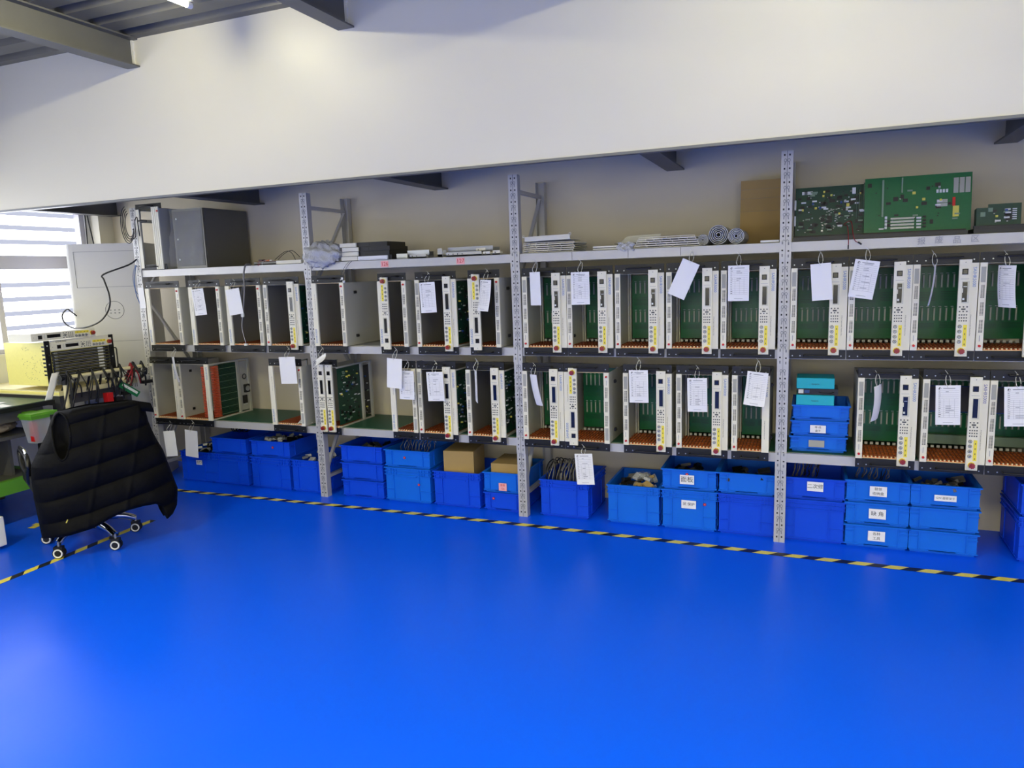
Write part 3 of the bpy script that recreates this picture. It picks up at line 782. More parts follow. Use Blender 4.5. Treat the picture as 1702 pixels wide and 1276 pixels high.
def coil(x, y, z, label, n=14, rr=.09, mt='cable_grey', mt2='cable', W=.2, seed=1, name='cable_coil', r=.0035):
    rnd = random.Random(seed); m = MB()
    for k in range(n):
        cx = x+W*(k/(n-1)-.5); a = rr*rnd.uniform(.85, 1.1); pts = []
        for i in range(13):
            q = 2*PI*i/12; pts.append((cx+rnd.uniform(-.006, .006)+.01*math.sin(q), y+a*math.cos(q), z+a*math.sin(q)))
        m.tube(pts, r, mt if rnd.random() < .6 else mt2, 5, 3)
    m.tube([(x+.05, y-.05, z+.02), (x+.09, y-.06, z+rr), (x+.13, y-.05, z+rr+.03), (x+.16, y-.04, z+rr*.8)], r, mt2, 5, 4)
    return tag(m.build(name), label, 'cables')
coil(3.15, .22, .215, 'bundle of grey and black cables coiled in the crate', 16, .10, W=.20, seed=3)
coil(.62, .24, .40, 'black cables heaped on the short crate, second stack from left', 6, .045, 'cable', 'cable', .12, 5)
coil(4.52, .22, .36, 'dark cables in the top crate right of the fourth post', 7, .05, 'cable_grey', 'cable', .12, 6, r=.0025)
coil(4.85, .22, .37, 'dark cables in the top crate of the noted stack', 6, .05, 'cable_grey', 'cable', .14, 7, r=.0025)
coil(2.13, .20, .345, 'clear plastic bits and dark wires in the pale blue crate', 8, .05, 'cable_grey', 'chip_silver', .2, 8, r=.0025)
def scraps(x, y, z, w_, d_, h_, mts, n, label, seed, name='scraps', cat='scraps'):
    rnd = random.Random(seed); m = MB()
    for k in range(n):
        a = rnd.uniform(.015, .035); T = rotM(rnd.uniform(-.5, .5), rnd.uniform(-.5, .5), rnd.uniform(0, 3), (x+rnd.uniform(-w_, w_)/2, y+rnd.uniform(-d_, d_)/2, z+rnd.uniform(0, h_)))
        m.T = T; m.box(-a, a, -a*.6, a*.6, -.008, .008, rnd.choice(mts))
    m.T = Matrix.Identity(4)
    o = m.build(name); tag(o, label, cat, kind='stuff'); return o
scraps(3.60, .22, .17, .18, .26, .06, ['cardboard', 'black', 'film_thick', 'cable_grey'], 30, 'packing scraps and wires filling the lone pale blue crate', 2)
scraps(1.34, .22, .14, .22, .26, .09, ['film_thick', 'film_thick', 'chip_silver'], 30, 'plastic wrapped parts in the crate behind the second post', 4)
scraps(1.02, .20, .33, .20, .24, .012, ['chip_silver', 'film_thick', 'black'], 20, 'small loose parts in the short crate with red sticker', 12)
scraps(1.78, .20, .308, .20, .24, .012, ['black', 'frame_grey'], 18, 'dark loose parts in the top crate right of second post', 13)
scraps(3.92, .20, .298, .20, .24, .012, ['black', 'frame_grey'], 18, 'dark loose parts in the crate labelled 面板', 14)
scraps(4.22, .20, .298, .20, .24, .012, ['black', 'frame_grey'], 16, 'dark loose parts in the top crate left of fourth post', 15)
scraps(5.15, .20, .32, .20, .24, .012, ['black', 'frame_grey', 'cable_grey'], 18, 'dark loose parts in the rightmost full stack', 16)
scraps(.34, .22, .19, .20, .26, .06, ['black', 'cable', 'chip_white', 'film_thick'], 26, 'black and clear odds and ends in the leftmost crate', 17)
scraps(3.62, .20, .235, .10, .12, .02, ['film_thick', 'film'], 12, 'clear plastic bags on top of the lone crate filling', 18)

# ------------------------------------------------------------------ top shelf goods
t = thing('equipment_cabinet', 'dark grey metal equipment box partly under clear plastic film', 'cabinet', (.355, .04, Z3+.001))
CW = .63-.355
m = MB(); m.box(0, CW, 0, .43, 0, .405, 'sheet_dark').box(.012, CW-.012, -.002, 0, .014, .391, 'frame_grey').box(CW, CW+.002, .012, .400, .01, .395, 'sheet_dark')
for z in (.06, .2, .34): m.cyl((.035, -.002, z), .006, -.002, 'y', 'chip_white', 10)
m.build('case', t)
def film(fn, nu, nv, label, name, cat='plastic film', mt='film'):
    m = MB(); m.grid(fn, nu, nv, mt); o = m.build(name); sm = o.modifiers.new('thickness', 'SOLIDIFY'); sm.thickness = .0006; return tag(o, label, cat)
def f1(u, v):
    rnd = math.sin(u*17+v*5)*.006+math.sin(v*23+u*3)*.005
    return (.335+.31*u+.02*math.sin(v*5)-.03*(1-abs(2*v-1)) , .028+rnd-.01*u, Z3+.015+.395*(1-v))
film(f1, 24, 24, 'crumpled clear plastic film over the dark grey metal box', 'plastic_film')
def blob(u, v):
    a = 2*PI*u; b_ = PI*v; r_ = 1+.07*math.sin(5*a+3*b_)+.06*math.sin(9*b_-2*a)+.05*math.sin(13*a-7*b_)+.04*math.sin(19*a+23*b_)
    y_ = .035+.085*r_*math.sin(b_)*math.sin(a); z_ = Z3+.040+.085*r_*math.cos(b_)
    if y_ > -.008: z_ = max(z_, Z3+.002+.002*math.sin(9*a))
    return (1.615+.145*r_*math.sin(b_)*math.cos(a), y_, z_)
film(blob, 60, 44, 'heap of crumpled bubble wrap hanging over beam right of second post', 'bubble_wrap', 'bubble wrap', 'film_thick')
for i, (x, y, z, r_, l) in enumerate(((4.065, .06, .052, .050, 'fat'), (4.155, .045, .041, .040, 'thin right'), (3.985, .07, .030, .029, 'small left'))):
    m = MB()
    for k in range(5):
        rr = r_*(1-k*.18)
        pts = [(x+rr*math.cos(a), Z3+.001+z+rr*math.sin(a)) for a in [2*PI*j/22 for j in range(22)]]
        n_ = len(pts); vs = [(a, y, b_) for a, b_ in pts]+[(a, y+.30, b_) for a, b_ in pts]
        m.faces(vs, [(j, (j+1) % n_, n_+(j+1) % n_, n_+j) for j in range(n_)], 'film_roll', True); m.ring((x, y, Z3+.001+z), rr-.002, .0022, 'y', 'film_roll', 22, 5)
    tag(m.build('bubble_wrap_roll'), '%s roll of clear bubble wrap on the top shelf, third bay' % l, 'bubble wrap', 'bubble wrap rolls')
m = MB(rotM(R(-6), 0, 0, (4.145, .36, Z3+.002)))
for k in range(4): m.box(.002*k, .222, .004*k, .004*k+.003, 0, .35-.004*k, 'cardboard')
for z in (.25, .30, .18): m.box(0, .222, -.0006, 0, z, z+.0015, 'brown_bag')
tag(m.build('cardboard_sheet'), 'tall tan cardboard panel leaning on the wall left of fourth post', 'cardboard')
m = MB(); m.box(0, .09, 0, .10, 0, .012, 'white_plastic'); tag(bevel(m.build('plastic_plate', None, (4.275, .02, Z3+.001)), .003), 'small white plate on the top shelf left of fourth post', 'plate')
# stack of modules
for k in range(4):
    t = thing('server_module', '%s of the four black modules with white fronts, top shelf' % ('lowest', 'second lowest', 'second highest', 'highest')[k], 'module', (1.762-.012*(k == 3)+.008*(k == 2), .02+.008*(k % 2), Z3+.001+k*.0278), 0, 'black modules with white fronts')
    MB().box(.0, .12, -.012, 0, .0015, .026, 'beige').build('front_plate', t)
    MB().box(.004, .36 - (.02 if k else 0), 0, .22, .0, .027, 'black').box(.15, .15+.02*k, -.001, 0, .006, .02, 'chip').build('case', t)
m = MB(); m.box(0, .21, 0, .014, 0, .024, 'white_plastic').box(.01, .20, -.001, 0, .004, .006, 'ink_faint'); tag(m.build('metal_rail', None, (1.89, .002, Z3+.001)), 'white bar lying before the black modules on the top shelf', 'bar')
rnd = random.Random(5)
def bit(x, y, z, w_, d_, h_, mt, label, name='metal_bracket', rz=0, tilt=0, holes=0):
    m = MB(rotM(0, tilt, rz)); m.box(0, w_, 0, d_, 0, h_*.3, mt); m.box(0, w_, 0, .003, 0, h_, mt); m.box(0, w_, d_-.003, d_, 0, h_*.8, mt)
    for k in range(holes): m.box(.012+k*.03, .018+k*.03, -.0006, 0, h_*.4, h_*.65, 'black')
    return tag(m.build(name, None, (x, y, Z3+.001+z)), label, 'bracket', 'loose metal parts on the top shelf')
bit(2.15, .03, 0, .07, .04, .030, 'chip_silver', 'small clear and silver clamp right of the black modules', rz=.2)
bit(2.20, .08, .0, .16, .05, .048, 'dull_metal', 'grey folded bracket in the middle of second bay, top shelf', rz=-.1)
bit(2.25, .02, .0, .11, .03, .022, 'sheet', 'short grey bracket lying in front between the pink labels', holes=2)
bit(2.44, .02, .0, .03, .06, .050, 'sheet', 'small upright bracket above left of the 127 label')
bit(2.49, .06, .026, .30, .09, .028, 'dull_metal', 'long grey bracket lying across the heap above the 127 label', rz=-.04)
bit(2.50, .015, .0, .23, .05, .024, 'beige_dim', 'cream bar at the front above the 127 label', holes=4)
bit(2.74, .015, .0, .045, .04, .020, 'beige', 'small cream block right of the 127 label', holes=1)
bit(2.80, .02, .0, .045, .04, .024, 'beige', 'small cream block with two dots left of the third post', holes=1)
bit(2.68, .05, .021, .06, .05, .022, 'beige', 'cream block lying on the smaller ones above 127', holes=1)
bit(1.03, .05, .0, .20, .12, .02, 'sheet_dark', 'dark flat bracket on the top shelf beside the grey box')
# small circuit board with wires and white bar, first bay
t = thing('circuit_board', 'small brown circuit board with wires on the top shelf, first bay', 'circuit board', (1.05, .04, Z3+.022))
MB().box(0, .17, 0, .12, 0, .002, 'guide_dark').box(.02, .05, .01, .04, .002, .014, 'chip').box(.07, .10, .02, .05, .002, .012, 'orange_guide').box(.11, .13, .01, .03, .002, .01, 'chip_white').build('board', t)
m = MB(); m.tube([(.08, .01, .01), (.06, -.03, .005), (.05, -.035, -.03), (.07, -.034, -.01)], .0015, 'cable_red', 5, 4).tube([(.10, .01, .01), (.09, -.03, .0), (.085, -.035, -.04)], .0015, 'chip_white', 5, 4).tube([(.14, .03, .01), (.22, .04, .06), (.28, .03, .05), (.31, .03, .0)], .002, 'cable', 5, 5).tube([(.15, .05, .01), (.2, .05, .045), (.27, .05, .065), (.33, .05, .02)], .002, 'cable', 5, 5); m.build('wires', t)
m = MB(); m.box(0, .20, 0, .05, 0, .022, 'beige'); tag(m.build('metal_rail', None, (1.24, .02, Z3+.001)), 'cream bar on the top shelf left of the second post', 'bar')
# long grey lead hanging down before the middle shelf
m = MB(); m.tube([(1.02, .03, Z3+.006), (1.02, -.02, Z3+.004), (1.018, -.045, Z3-.06), (1.02, -.05, 1.42), (1.0, -.05, 1.30), (.985, -.05, 1.245)], .006, 'cable_grey', 7, 5)
m.tube([(1.01, -.052, 1.44), (.985, -.055, 1.33), (.965, -.055, 1.265)], .002, 'cable_grey', 5, 4)
m.tube([(.985, -.05, 1.235), (.965, -.045, 1.16), (.972, -.045, 1.10), (.985, -.042, 1.04)], .0015, 'chip_white', 5, 5)
m.box(.955, .972, -.06, -.05, 1.245, 1.268, 'chip_white').box(.975, .995, -.056, -.044, 1.222, 1.246, 'chip_white').box(.975, .995, -.05, -.035, 1.028, 1.042, 'chip_white')
tag(m.build('hanging_cable'), 'grey lead with white plugs hanging before the third chassis', 'cable')
# small twin wire under the modules
m = MB(); m.tube([(1.83, -.002, Z3+.002), (1.80, -.012, Z3-.03), (1.775, -.014, Z3-.07), (1.775, -.014, Z3-.10)], .0014, 'cable_grey', 5, 4).tube([(1.85, -.002, Z3+.002), (1.82, -.014, Z3-.03), (1.79, -.016, Z3-.08), (1.785, -.016, Z3-.12)], .0014, 'cable_grey', 5, 4)
m.box(1.768, 1.782, -.02, -.01, Z3-.115, Z3-.10, 'chip_white').box(1.778, 1.792, -.02, -.01, Z3-.135, Z3-.12, 'chip_white')
tag(m.build('hanging_wire'), 'thin twin wire with white plugs below the black modules', 'wire')
# card cage panels (perforated lattices) lying in stacks
def lattice(x, y, z, w_, d_, label, n=8, mt='beige', rz=0, k=0):
    m = MB(rotM(0, 0, rz)); m.box(0, w_, 0, .004, 0, .0025, mt).box(0, w_, 0, .004, .0085, .011, mt)
    for i in range(n+1):
        xx = w_*i/n; m.box(xx-.0015, xx+.0015, 0, .004, .0025, .0085, mt); m.box(xx-.002, xx+.002, 0, d_, 0, .003, mt)
    m.box(0, w_, d_-.004, d_, 0, .011, 'dull_metal'); m.box(0, w_, .05, d_-.01, .002, .004, 'dull_metal')
    return tag(m.build('card_cage_panel', None, (x, y, Z3+.001+z)), label, 'metal panel', 'lattice panels stacked on the top shelf')
ORD = ('lowest', 'second from bottom', 'third from bottom', 'fourth from bottom', 'topmost')
for k in range(5): lattice(2.985+.004*(k % 3), .02+.003*k, k*.0113, .30, .25, '%s lattice panel in the stack right of third post' % ORD[k], 4)
for k in range(5): lattice(3.63+.006*k, .02+.002*k, k*.0113, .345-.012*k, .25, '%s lattice panel in the stack before the wrap rolls' % ORD[k], (5, 6, 5, 7, 4)[k], rz=-.015*k)
m = MB(rotM(0, R(-1), 0)); m.box(0, .27, 0, .2, 0, .003, 'beige').box(0, .27, 0, .003, -.0, .030, 'beige').box(0, .27, .003, .012, .012, .016, 'beige_dim')
for q in (-.006, .27): m.ring((q+.001, .0, .033), .006, .002, 'y', 'beige', 12)
tag(m.build('metal_bracket', None, (3.0, .02, Z3+.061)), 'cream flanged bracket lying on the lattice stack right of third post', 'bracket')
m = MB(); m.box(0, .15, 0, .1, 0, .008, 'beige_dim').box(.0, .14, .002, .1, .012, .020, 'beige').box(.0, .14, .002, .005, .008, .012, 'black'); tag(m.build('metal_rail', None, (3.40, .02, Z3+.001)), 'pair of cream bars between the two lattice stacks', 'bar')
m = MB(); m.box(0, .23, 0, .12, .0, .004, 'sheet_dark').prism([(0, 0), (.23, 0), (.24, .05), (.05, .045)], 'y', .10, .103, 'sheet'); tag(m.build('metal_bracket', None, (3.50, .10, Z3+.03)), 'grey sheet bracket behind the cream bars, top shelf', 'bracket')
def f2(u, v): return (3.54+.09*u+.006*math.sin(v*9), .012-.018*v+.006*math.sin(u*14), Z3+.035-.045*v+.004*math.sin(u*11))
film(f2, 12, 10, 'small scrap of clear film over the top beam, third bay', 'plastic_film', mt='film_thick')
# circuit boards at the right end, on black trays
for x, w_, k in ((4.43, .75, 0),):
    m = MB(); m.box(0, w_, 0, .10, 0, .018, 'black').box(0, w_, .05, .16, .018, .026, 'ear'); tag(m.build('black_tray', None, (x, .02, Z3+.001)), 'long black tray under the large green circuit boards', 'tray')
o = pcb_mesh(.34, .24, 21, 150, 'pcb_dark'); T_ = Matrix.Identity(4)
o.T = Matrix.Identity(4); o.box(.03, .08, -.003, 0, .205, .220, 'chip_white').box(.26, .276, -.006, 0, .195, .225, 'chip_white').box(.235, .249, -.005, 0, .135, .15, 'chip_yellow').box(.09, .101, -.004, 0, .13, .14, 'chip_yellow')
for z in (.05, .13): o.box(-.004, .004, -.004, 0, z, z+.05, 'chip_white')
for k in range(60):
    a, b_ = random.Random(k).uniform(.11, .25), random.Random(k+99).uniform(.03, .13); o.box(a, a+.008, -.002, 0, b_, b_+.002, 'chip_silver')
b1 = o.build('circuit_board', None, (4.435, .10, Z3+.028)); b1.rotation_euler = (R(-8), R(0), 0); tag(b1, 'dense green circuit board leaning right of the fourth post', 'circuit board')
m = MB(); m.tube([(4.66, .07, Z3+.075), (4.69, .03, Z3+.085), (4.70, -.008, Z3+.02), (4.71, -.012, Z3-.01), (4.725, -.012, Z3-.018)], .002, 'cable_red', 5, 5).tube([(4.66, .07, Z3+.07), (4.675, .02, Z3+.06), (4.68, -.008, Z3+.0), (4.68, -.010, Z3-.03)], .002, 'cable_red', 5, 5)
m.tube([(4.722, -.012, Z3-.016), (4.738, -.013, Z3-.028)], .004, 'black', 6, 1).tube([(4.68, -.010, Z3-.028), (4.68, -.010, Z3-.048)], .003, 'black', 6, 1)
tag(m.build('battery_lead'), 'red and black twin lead hanging over the top beam', 'wire')
m = pcb_mesh(.45, .268, 33, 36, 'pcb')
m.box(.075, .083, -.010, 0, .08, .255, 'conn').box(.158, .164, -.006, 0, .19, .262, 'conn')
for k in range(3): m.box(.375+k*.024, .395+k*.024, -.004, 0, .175, .245, 'chip_silver')
for k in range(4): m.box(.305+k*.013, .314+k*.013, -.005, 0, .18, .195, 'chip_white'); m.box(.09, .10, -.012, 0, .02+k*.016, .032+k*.016, 'chip_white')
for k in range(4): m.box(.115, .215, -.012, 0, .018+k*.015, .027+k*.015, 'chip_silver'); m.box(.225, .245, -.010, 0, .018+k*.015, .026+k*.015, 'chip_white'); m.box(.252, .265, -.010, 0, .022+k*.015, .03+k*.015, 'chip')
m.box(.308, .352, -.004, 0, .115, .130, 'chip_silver').box(.308, .352, -.004, 0, .133, .148, 'chip_silver').box(.372, .384, -.005, 0, .115, .155, 'red').box(.205, .219, -.004, 0, .18, .192, 'chip_yellow').box(.247, .26, -.004, 0, .148, .16, 'chip_yellow').box(.375, .40, -.003, 0, .065, .115, 'chip_yellow')
b2 = m.build('circuit_board', None, (4.750, .075, Z3+.020)); b2.rotation_euler = (R(-7), 0, 0); tag(b2, 'largest green circuit board, upright on the top shelf at right', 'circuit board')
m = MB(); m.box(0, .014, 0, .002, 0, .25, 'pcb_dark').box(-.02, -.016, .0, .03, .0, .22, 'pcb_dark').box(-.03, -.027, .0, .03, .0, .21, 'pcb_dark'); tag(m.build('circuit_board', None, (4.745, .11, Z3+.02)), 'edge-on dark boards tucked behind the largest circuit board', 'circuit board')
m = MB(); m.box(0, .24, 0, .14, 0, .020, 'black').box(.02, .23, -.002, 0, .022, .030, 'black').box(.0, .24, .0, .02, .02, .034, 'ear'); tag(m.build('black_tray', None, (5.205, .03, Z3+.001)), 'short black tray under the small circuit board at right', 'tray')
m = pcb_mesh(.13, .095, 41, 22, 'pcb_dark')
for k in range(6): m.box(.095, .112, -.004, 0, .022+k*.009, .026+k*.009, 'chip_white')
m.box(-.045, 0, .0, .05, 0, .080, 'pcb_dark').box(-.03, -.01, -.003, 0, .04, .06, 'conn').box(.0, .018, -.006, 0, .06, .078, 'conn')
b3 = m.build('circuit_board', None, (5.262, .055, Z3+.036)); b3.rotation_euler = (R(-5), 0, 0); tag(b3, 'small green circuit board on a short black tray, far right', 'circuit board')
# writing and number labels on the top beam
for x, s_, word in ((2.079, '126', 'pink label reading 126, the one nearer the second post'), (2.598, '127', 'pink label reading 127, the one nearer the third post')):
    m = MB(); m.box(-.027, .027, -.0008, 0, -.019, .019, 'paper_pink').text(s_, .034, (0, -.0013, 0), 'red'); tag(m.build('number_label', None, (x, .0028, Z3-.028)), word, 'label')
m = MB(); 
for k, c in enumerate('报废品区'): m.text(c, .036, (k*.072-.108, 0, .002*(k % 2)), 'ink_faint')
o = m.build('beam_writing', rack, (5.10, .0022, Z3-.026)); o['label'] = 'faint handwritten characters on the top beam'
# beam splice marks on the top beam of the third bay
for x in (3.285, 3.60, 3.88): MB().box(-.0008, .0008, 0, .002, -.048, -.004, 'ink').build('beam_joint', rack, (x, .0024, Z3))

# ------------------------------------------------------------------ cables at the far left post
m = MB(); rnd = random.Random(4)
for k in range(4):
    a = .055+.010*k; pts = []
    for i in range(11):
        q = PI*(.55+1.35*i/10); pts.append((.02+a*.8*math.cos(q)*.9, -.03-.006*k, 1.86+a*1.5*math.sin(q)+.02))
    m.tube(pts, .0032, 'cable', 6, 4)
m.tube([(.02, -.03, 1.78), (.07, -.03, 1.80), (.075, -.03, 1.90), (.10, -.03, 1.93), (.09, -.02, 1.86), (.085, -.01, 1.80)], .0035, 'cable', 6, 4).tube([(.09, -.02, 1.905), (.17, -.015, 1.90)], .005, 'cable', 6, 1)
tag(m.build('cable_coil'), 'black cable coiled around the top of far left post', 'cables')
m = MB(); m.tube([(.045, -.02, 1.64), (.0, -.06, 1.60), (-.144, -.15, 1.54), (-.145, -.15, 1.50), (-.112, -.15, 1.40), (-.118, -.15, 1.32), (-.17, -.15, 1.25), (-.25, -.15, 1.20), (-.38, -.15, 1.165), (-.50, -.15, 1.158), (-.59, -.15, 1.19), (-.618, -.15, 1.25), (-.56, -.15, 1.298), (-.52, -.15, 1.28), (-.468, -.15, 1.25)], .0058, 'cable', 7, 5)
tag(m.build('hanging_cable'), 'long black cable drooping from the far left post past the cooler', 'cable')
m = MB(); m.tube([(.02, -.01, 1.60), (.0, -.02, 1.50), (.0, -.02, 1.40), (.02, -.02, 1.34), (.03, -.012, 1.30)], .003, 'cable_blue', 6, 5).tube([(.012, -.01, 1.60), (-.012, -.02, 1.52), (-.005, -.02, 1.43), (.02, -.012, 1.38)], .002, 'cable_blue', 6, 5)
tag(m.build('blue_cable'), 'thin blue cable hanging on the far left post', 'cable')
m = MB(); m.tube([(XL+.06, .28, 2.02), (XL+.05, .28, 1.7)], .005, 'cable', 6, 1).tube([(XL+.07, .29, 2.02), (XL+.11, .30, 1.7)], .005, 'cable', 6, 1); tag(m.build('wall_cable'), 'two black cables running down the corner above the cooler', 'cable')

# ------------------------------------------------------------------ floor-standing cooler in the corner
t = thing('air_conditioner', 'tall pale grey floor-standing air conditioner in the corner', 'air conditioner', (-.35, .11, 0), R(28))
m = MB(); W_, D_, HH = .55, .27, 1.765
def rr(w_, d_, r_, n=6):
    pts = []
    for cx, cy, a0 in ((w_/2-r_, -d_/2+r_, -90), (w_/2-.01, d_/2-.01, 0), (-w_/2+.01, d_/2-.01, 90), (-w_/2+r_, -d_/2+r_, 180)):
        q = r_ if cy < 0 else .01
        for i in range(n+1):
            a = R(a0+90*i/n); pts.append((cx+q*math.cos(a), cy+q*math.sin(a)))
    return pts
m.prism(rr(W_, D_, .035), 'z', .0, HH, 'ac_white', True); o = m.build('body', t); bevel(o, .006, 2)
m = MB(); y_ = -D_/2-.001
def frame(x0, x1, z0, z1, th, mt):
    m.box(x0, x1, y_-.001, y_+.004, z0, z0+th, mt).box(x0, x1, y_-.001, y_+.004, z1-th, z1, mt).box(x0, x0+th, y_-.001, y_+.004, z0, z1, mt).box(x1-th, x1, y_-.001, y_+.004, z0, z1, mt)
frame(-.215, .225, 1.45, 1.71, .0022, 'ac_line'); m.build('outlet_panel', t)
m = MB(); m.ring((.03, y_, 1.28), .065, .0016, 'y', 'ac_line', 36, 6)
for i in range(3):
    for j in range(2): m.box(-.004+i*.03, .006+i*.03, y_-.001, y_+.003, 1.255+j*.022, 1.262+j*.022, 'ac_line')
m.build('control_dial', t)
m = MB(); m.box(-.235, .235, y_, y_+.003, 1.049, 1.051, 'ac_line').box(-.235, .235, y_, y_+.003, .4, .402, 'ac_line'); m.build('front_seam', t)

# ------------------------------------------------------------------ benches at the left wall
t = thing('workbench', 'workbench with a dark green mat, cut by the left picture edge', 'workbench', (-.80, -2.6, 0))
m = MB(); m.box(0, .84, 0, 1.84, .722, .750, 'ear').build('tabletop', t)
m = MB(); m.box(.01, .83, .01, 1.83, .7505, .7535, 'mat_green').build('green_mat', t)
m = MB(); m.box(.02, .80, .06, 1.78, .66, .70, 'beige_dim').box(.795, .806, .06, 1.78, .655, .722, 'frame_grey').box(.02, .80, .06, 1.78, .700, .722, 'frame_grey').build('top_frame', t)
m = MB(); m.box(.03, .78, .05, 1.79, .545, .565, 'frame_grey').build('middle_shelf', t)
m = MB(); m.box(.10, .12, .05, 1.79, .30, .545, 'frame_grey').box(.12, .70, 1.6, 1.62, .3, .545, 'frame_grey').build('back_panel', t)
m = MB(); m.box(.76, .80, .05, 1.79, .215, .30, 'bench_green').box(.06, .76, 1.74, 1.79, .215, .30, 'bench_green').box(.06, .76, .05, 1.74, .288, .299, 'frame_grey').build('lower_shelf', t)
for x in (.04, .755):
    for y in (.05, 1.75): MB().box(x, x+.04, y, y+.04, 0, .70, 'ear').build('leg', t)
MB().cyl((.812, 1.66, .688), .010, .006, 'x', 'black', 12).build('bolt', t)
t = thing('side_table', 'cream side table carrying the yellow-lit rack unit', 'table', (-.80, -.74, 0))
MB().box(0, .86, 0, .60, .768, .80, 'cream').box(-.0, .865, -.004, 0, .775, .792, 'lamplit_yellow').build('tabletop', t)  # front edge strip carries painted yellow lamp light
MB().box(.04, .82, .03, .57, .70, .768, 'frame_grey').build('top_frame', t)
for x in (.04, .78):
    for y in (.03, .53): MB().box(x, x+.04, y, y+.04, 0, .70, 'frame_grey').build('leg', t)
# rack unit on the side table: front faces the room (+X)
t = thing('rack_unit', 'yellow-lit rack unit with card slots standing on the side table', 'rack unit', (0, -.742, .832))
def yz(m_): return m_
m = MB(); m.box(-.41, -.006, .004, .478, 0, .278, 'lamplit_yellow'); 
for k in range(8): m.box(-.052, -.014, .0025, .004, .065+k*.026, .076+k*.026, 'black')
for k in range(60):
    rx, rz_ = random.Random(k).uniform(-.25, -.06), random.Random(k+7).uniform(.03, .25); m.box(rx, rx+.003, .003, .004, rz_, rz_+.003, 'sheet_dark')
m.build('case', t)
for yy in (-.012, .455):
    m = MB(); m.box(-.006, -.001, yy, yy+.036, -.012, .292, 'ear'); 
    for z in (.02, .14, .26): m.cyl((-.001, yy+.018, z), .004, .002, 'x', 'chip_white', 8)
    e = m.build('rack_ear', t)
    MB().tube([(-.001, yy+.02, .06), (.035, yy+.02, .06), (.04, yy+.02, .07), (.04, yy+.02, .19), (.035, yy+.02, .20), (-.001, yy+.02, .20)], .0045, 'black', 8, 1).build('handle', e)
for k in range(9):
    z = .036+k*.0205
    m = MB(); m.box(-.006, .002, .030, .45, z, z+.0175, 'chip' if k % 1 == 0 else 'black').box(.002, .003, .035, .445, z+.006, z+.0105, 'dull_metal').box(.002, .004, .36, .40, z+.003, z+.014, 'chip_white').box(.002, .012, .045, .06, z+.003, z+.013, 'chip_silver').box(.002, .008, .415, .435, z+.003, z+.012, 'black')
    m.build('card_slot', t)
MB().box(-.006, .004, .03, .45, .0, .032, 'sheet').box(.004, .005, .04, .09, .004, .026, 'chip_silver').build('lower_plate', t)
RM = Matrix.Rotation(PI/2, 4, 'Z')
# control bar: same panel as on the chassis, lying flat and facing +X
def flatpanel(parent, loc):
    M = Matrix.Translation(loc) @ Matrix.Rotation(PI/2, 4, 'Z') @ Matrix.Rotation(-PI/2, 4, 'Y')
    P = cached('ctrl', ctrl_mesh, 'control_panel', parent, M)
    for key, fn, nm, MM in (('switch', switch_mesh, 'power_switch', Matrix.Translation((.012, 0, .352))), ('lcd0', None, 'display', Matrix.Identity(4)), ('keypad', None, 'keypad', Matrix.Identity(4)), ('ylabel', None, 'yellow_label', Matrix.Translation((.028, 0, 0))), ('bigknob', None, 'red_knob', Matrix.Translation((.024, 0, .001)))):
        link(nm, CACHE[key], P, M=MM)
    for z in (.115, .092, .067, .044): link('small_knob', CACHE['knob'], P, M=Matrix.Translation((.014, 0, z)))
    return P
flatpanel(t, Vector((-.018, .445, .224)))
m = MB(); m.box(-.006, .004, .030, .45, .262, .292, 'beige'); m.text('SAIHR5000', .016, (.0046, .10, .28), 'ink', T=Matrix.Rotation(PI/2, 4, 'Z')); m.build('name_strip', t)
t = thing('control_unit', 'beige control bar lying on top of the yellow-lit rack unit', 'control unit', (0.0, -.742, 1.128))
MB().box(-.20, .012, -.10, .345, 0, .046, 'beige').build('case', t)
flatpanel(t, Vector((-.012, .322, -.001)))
# tag tied to the rack unit
m = MB(); m.grid(lambda u, v: (.045+.03*v, -.76+.05*u-.09*v, .92-.16*v), 4, 8, 'paper'); o = m.build('paper_tag'); sm = o.modifiers.new('thickness', 'SOLIDIFY'); sm.thickness = .0008
tag(o, 'translucent paper tag hanging from the handle of the yellow-lit rack unit', 'paper tag')
# papers and a dark tool on the green mat
for k, (x, y, r_) in enumerate(((-.28, -1.02, .3), (-.42, -1.12, .1), (-.12, -1.05, -.2))):
    m = MB(rotM(0, 0, r_)); m.box(0, .13, 0, .06, 0, .001, 'paper'); tag(m.build('paper_slip', None, (x, y, .7545)), ('white paper slip nearest the tag on the green mat', 'white paper slip at the left edge of the green mat', 'white paper slip at the front of the green mat')[k], 'paper')
m = MB(); m.cyl((0, 0, 0), .035, .03, 'z', 'frame_grey', 18, .028).cyl((0, 0, .03), .014, .014, 'z', 'black', 12); tag(m.build('puck', None, (-.50, -.98, .7545)), 'round dark object lying on the green mat', 'tool')
# crumpled bag under the bench top
def bag(u, v):
    a = 2*PI*u; b_ = PI*v; r_ = 1+.09*math.sin(7*a+5*b_)+.07*math.sin(4*b_+3*a)
    return (-.20+.12*r_*math.sin(b_)*math.cos(a), -1.0+.10*r_*math.sin(b_)*math.sin(a), .613+.045*r_*math.cos(b_))
m = MB(); m.grid(bag, 28, 16, 'brown_bag'); tag(m.build('plastic_bag'), 'crumpled brown bag on the shelf under the workbench', 'bag')
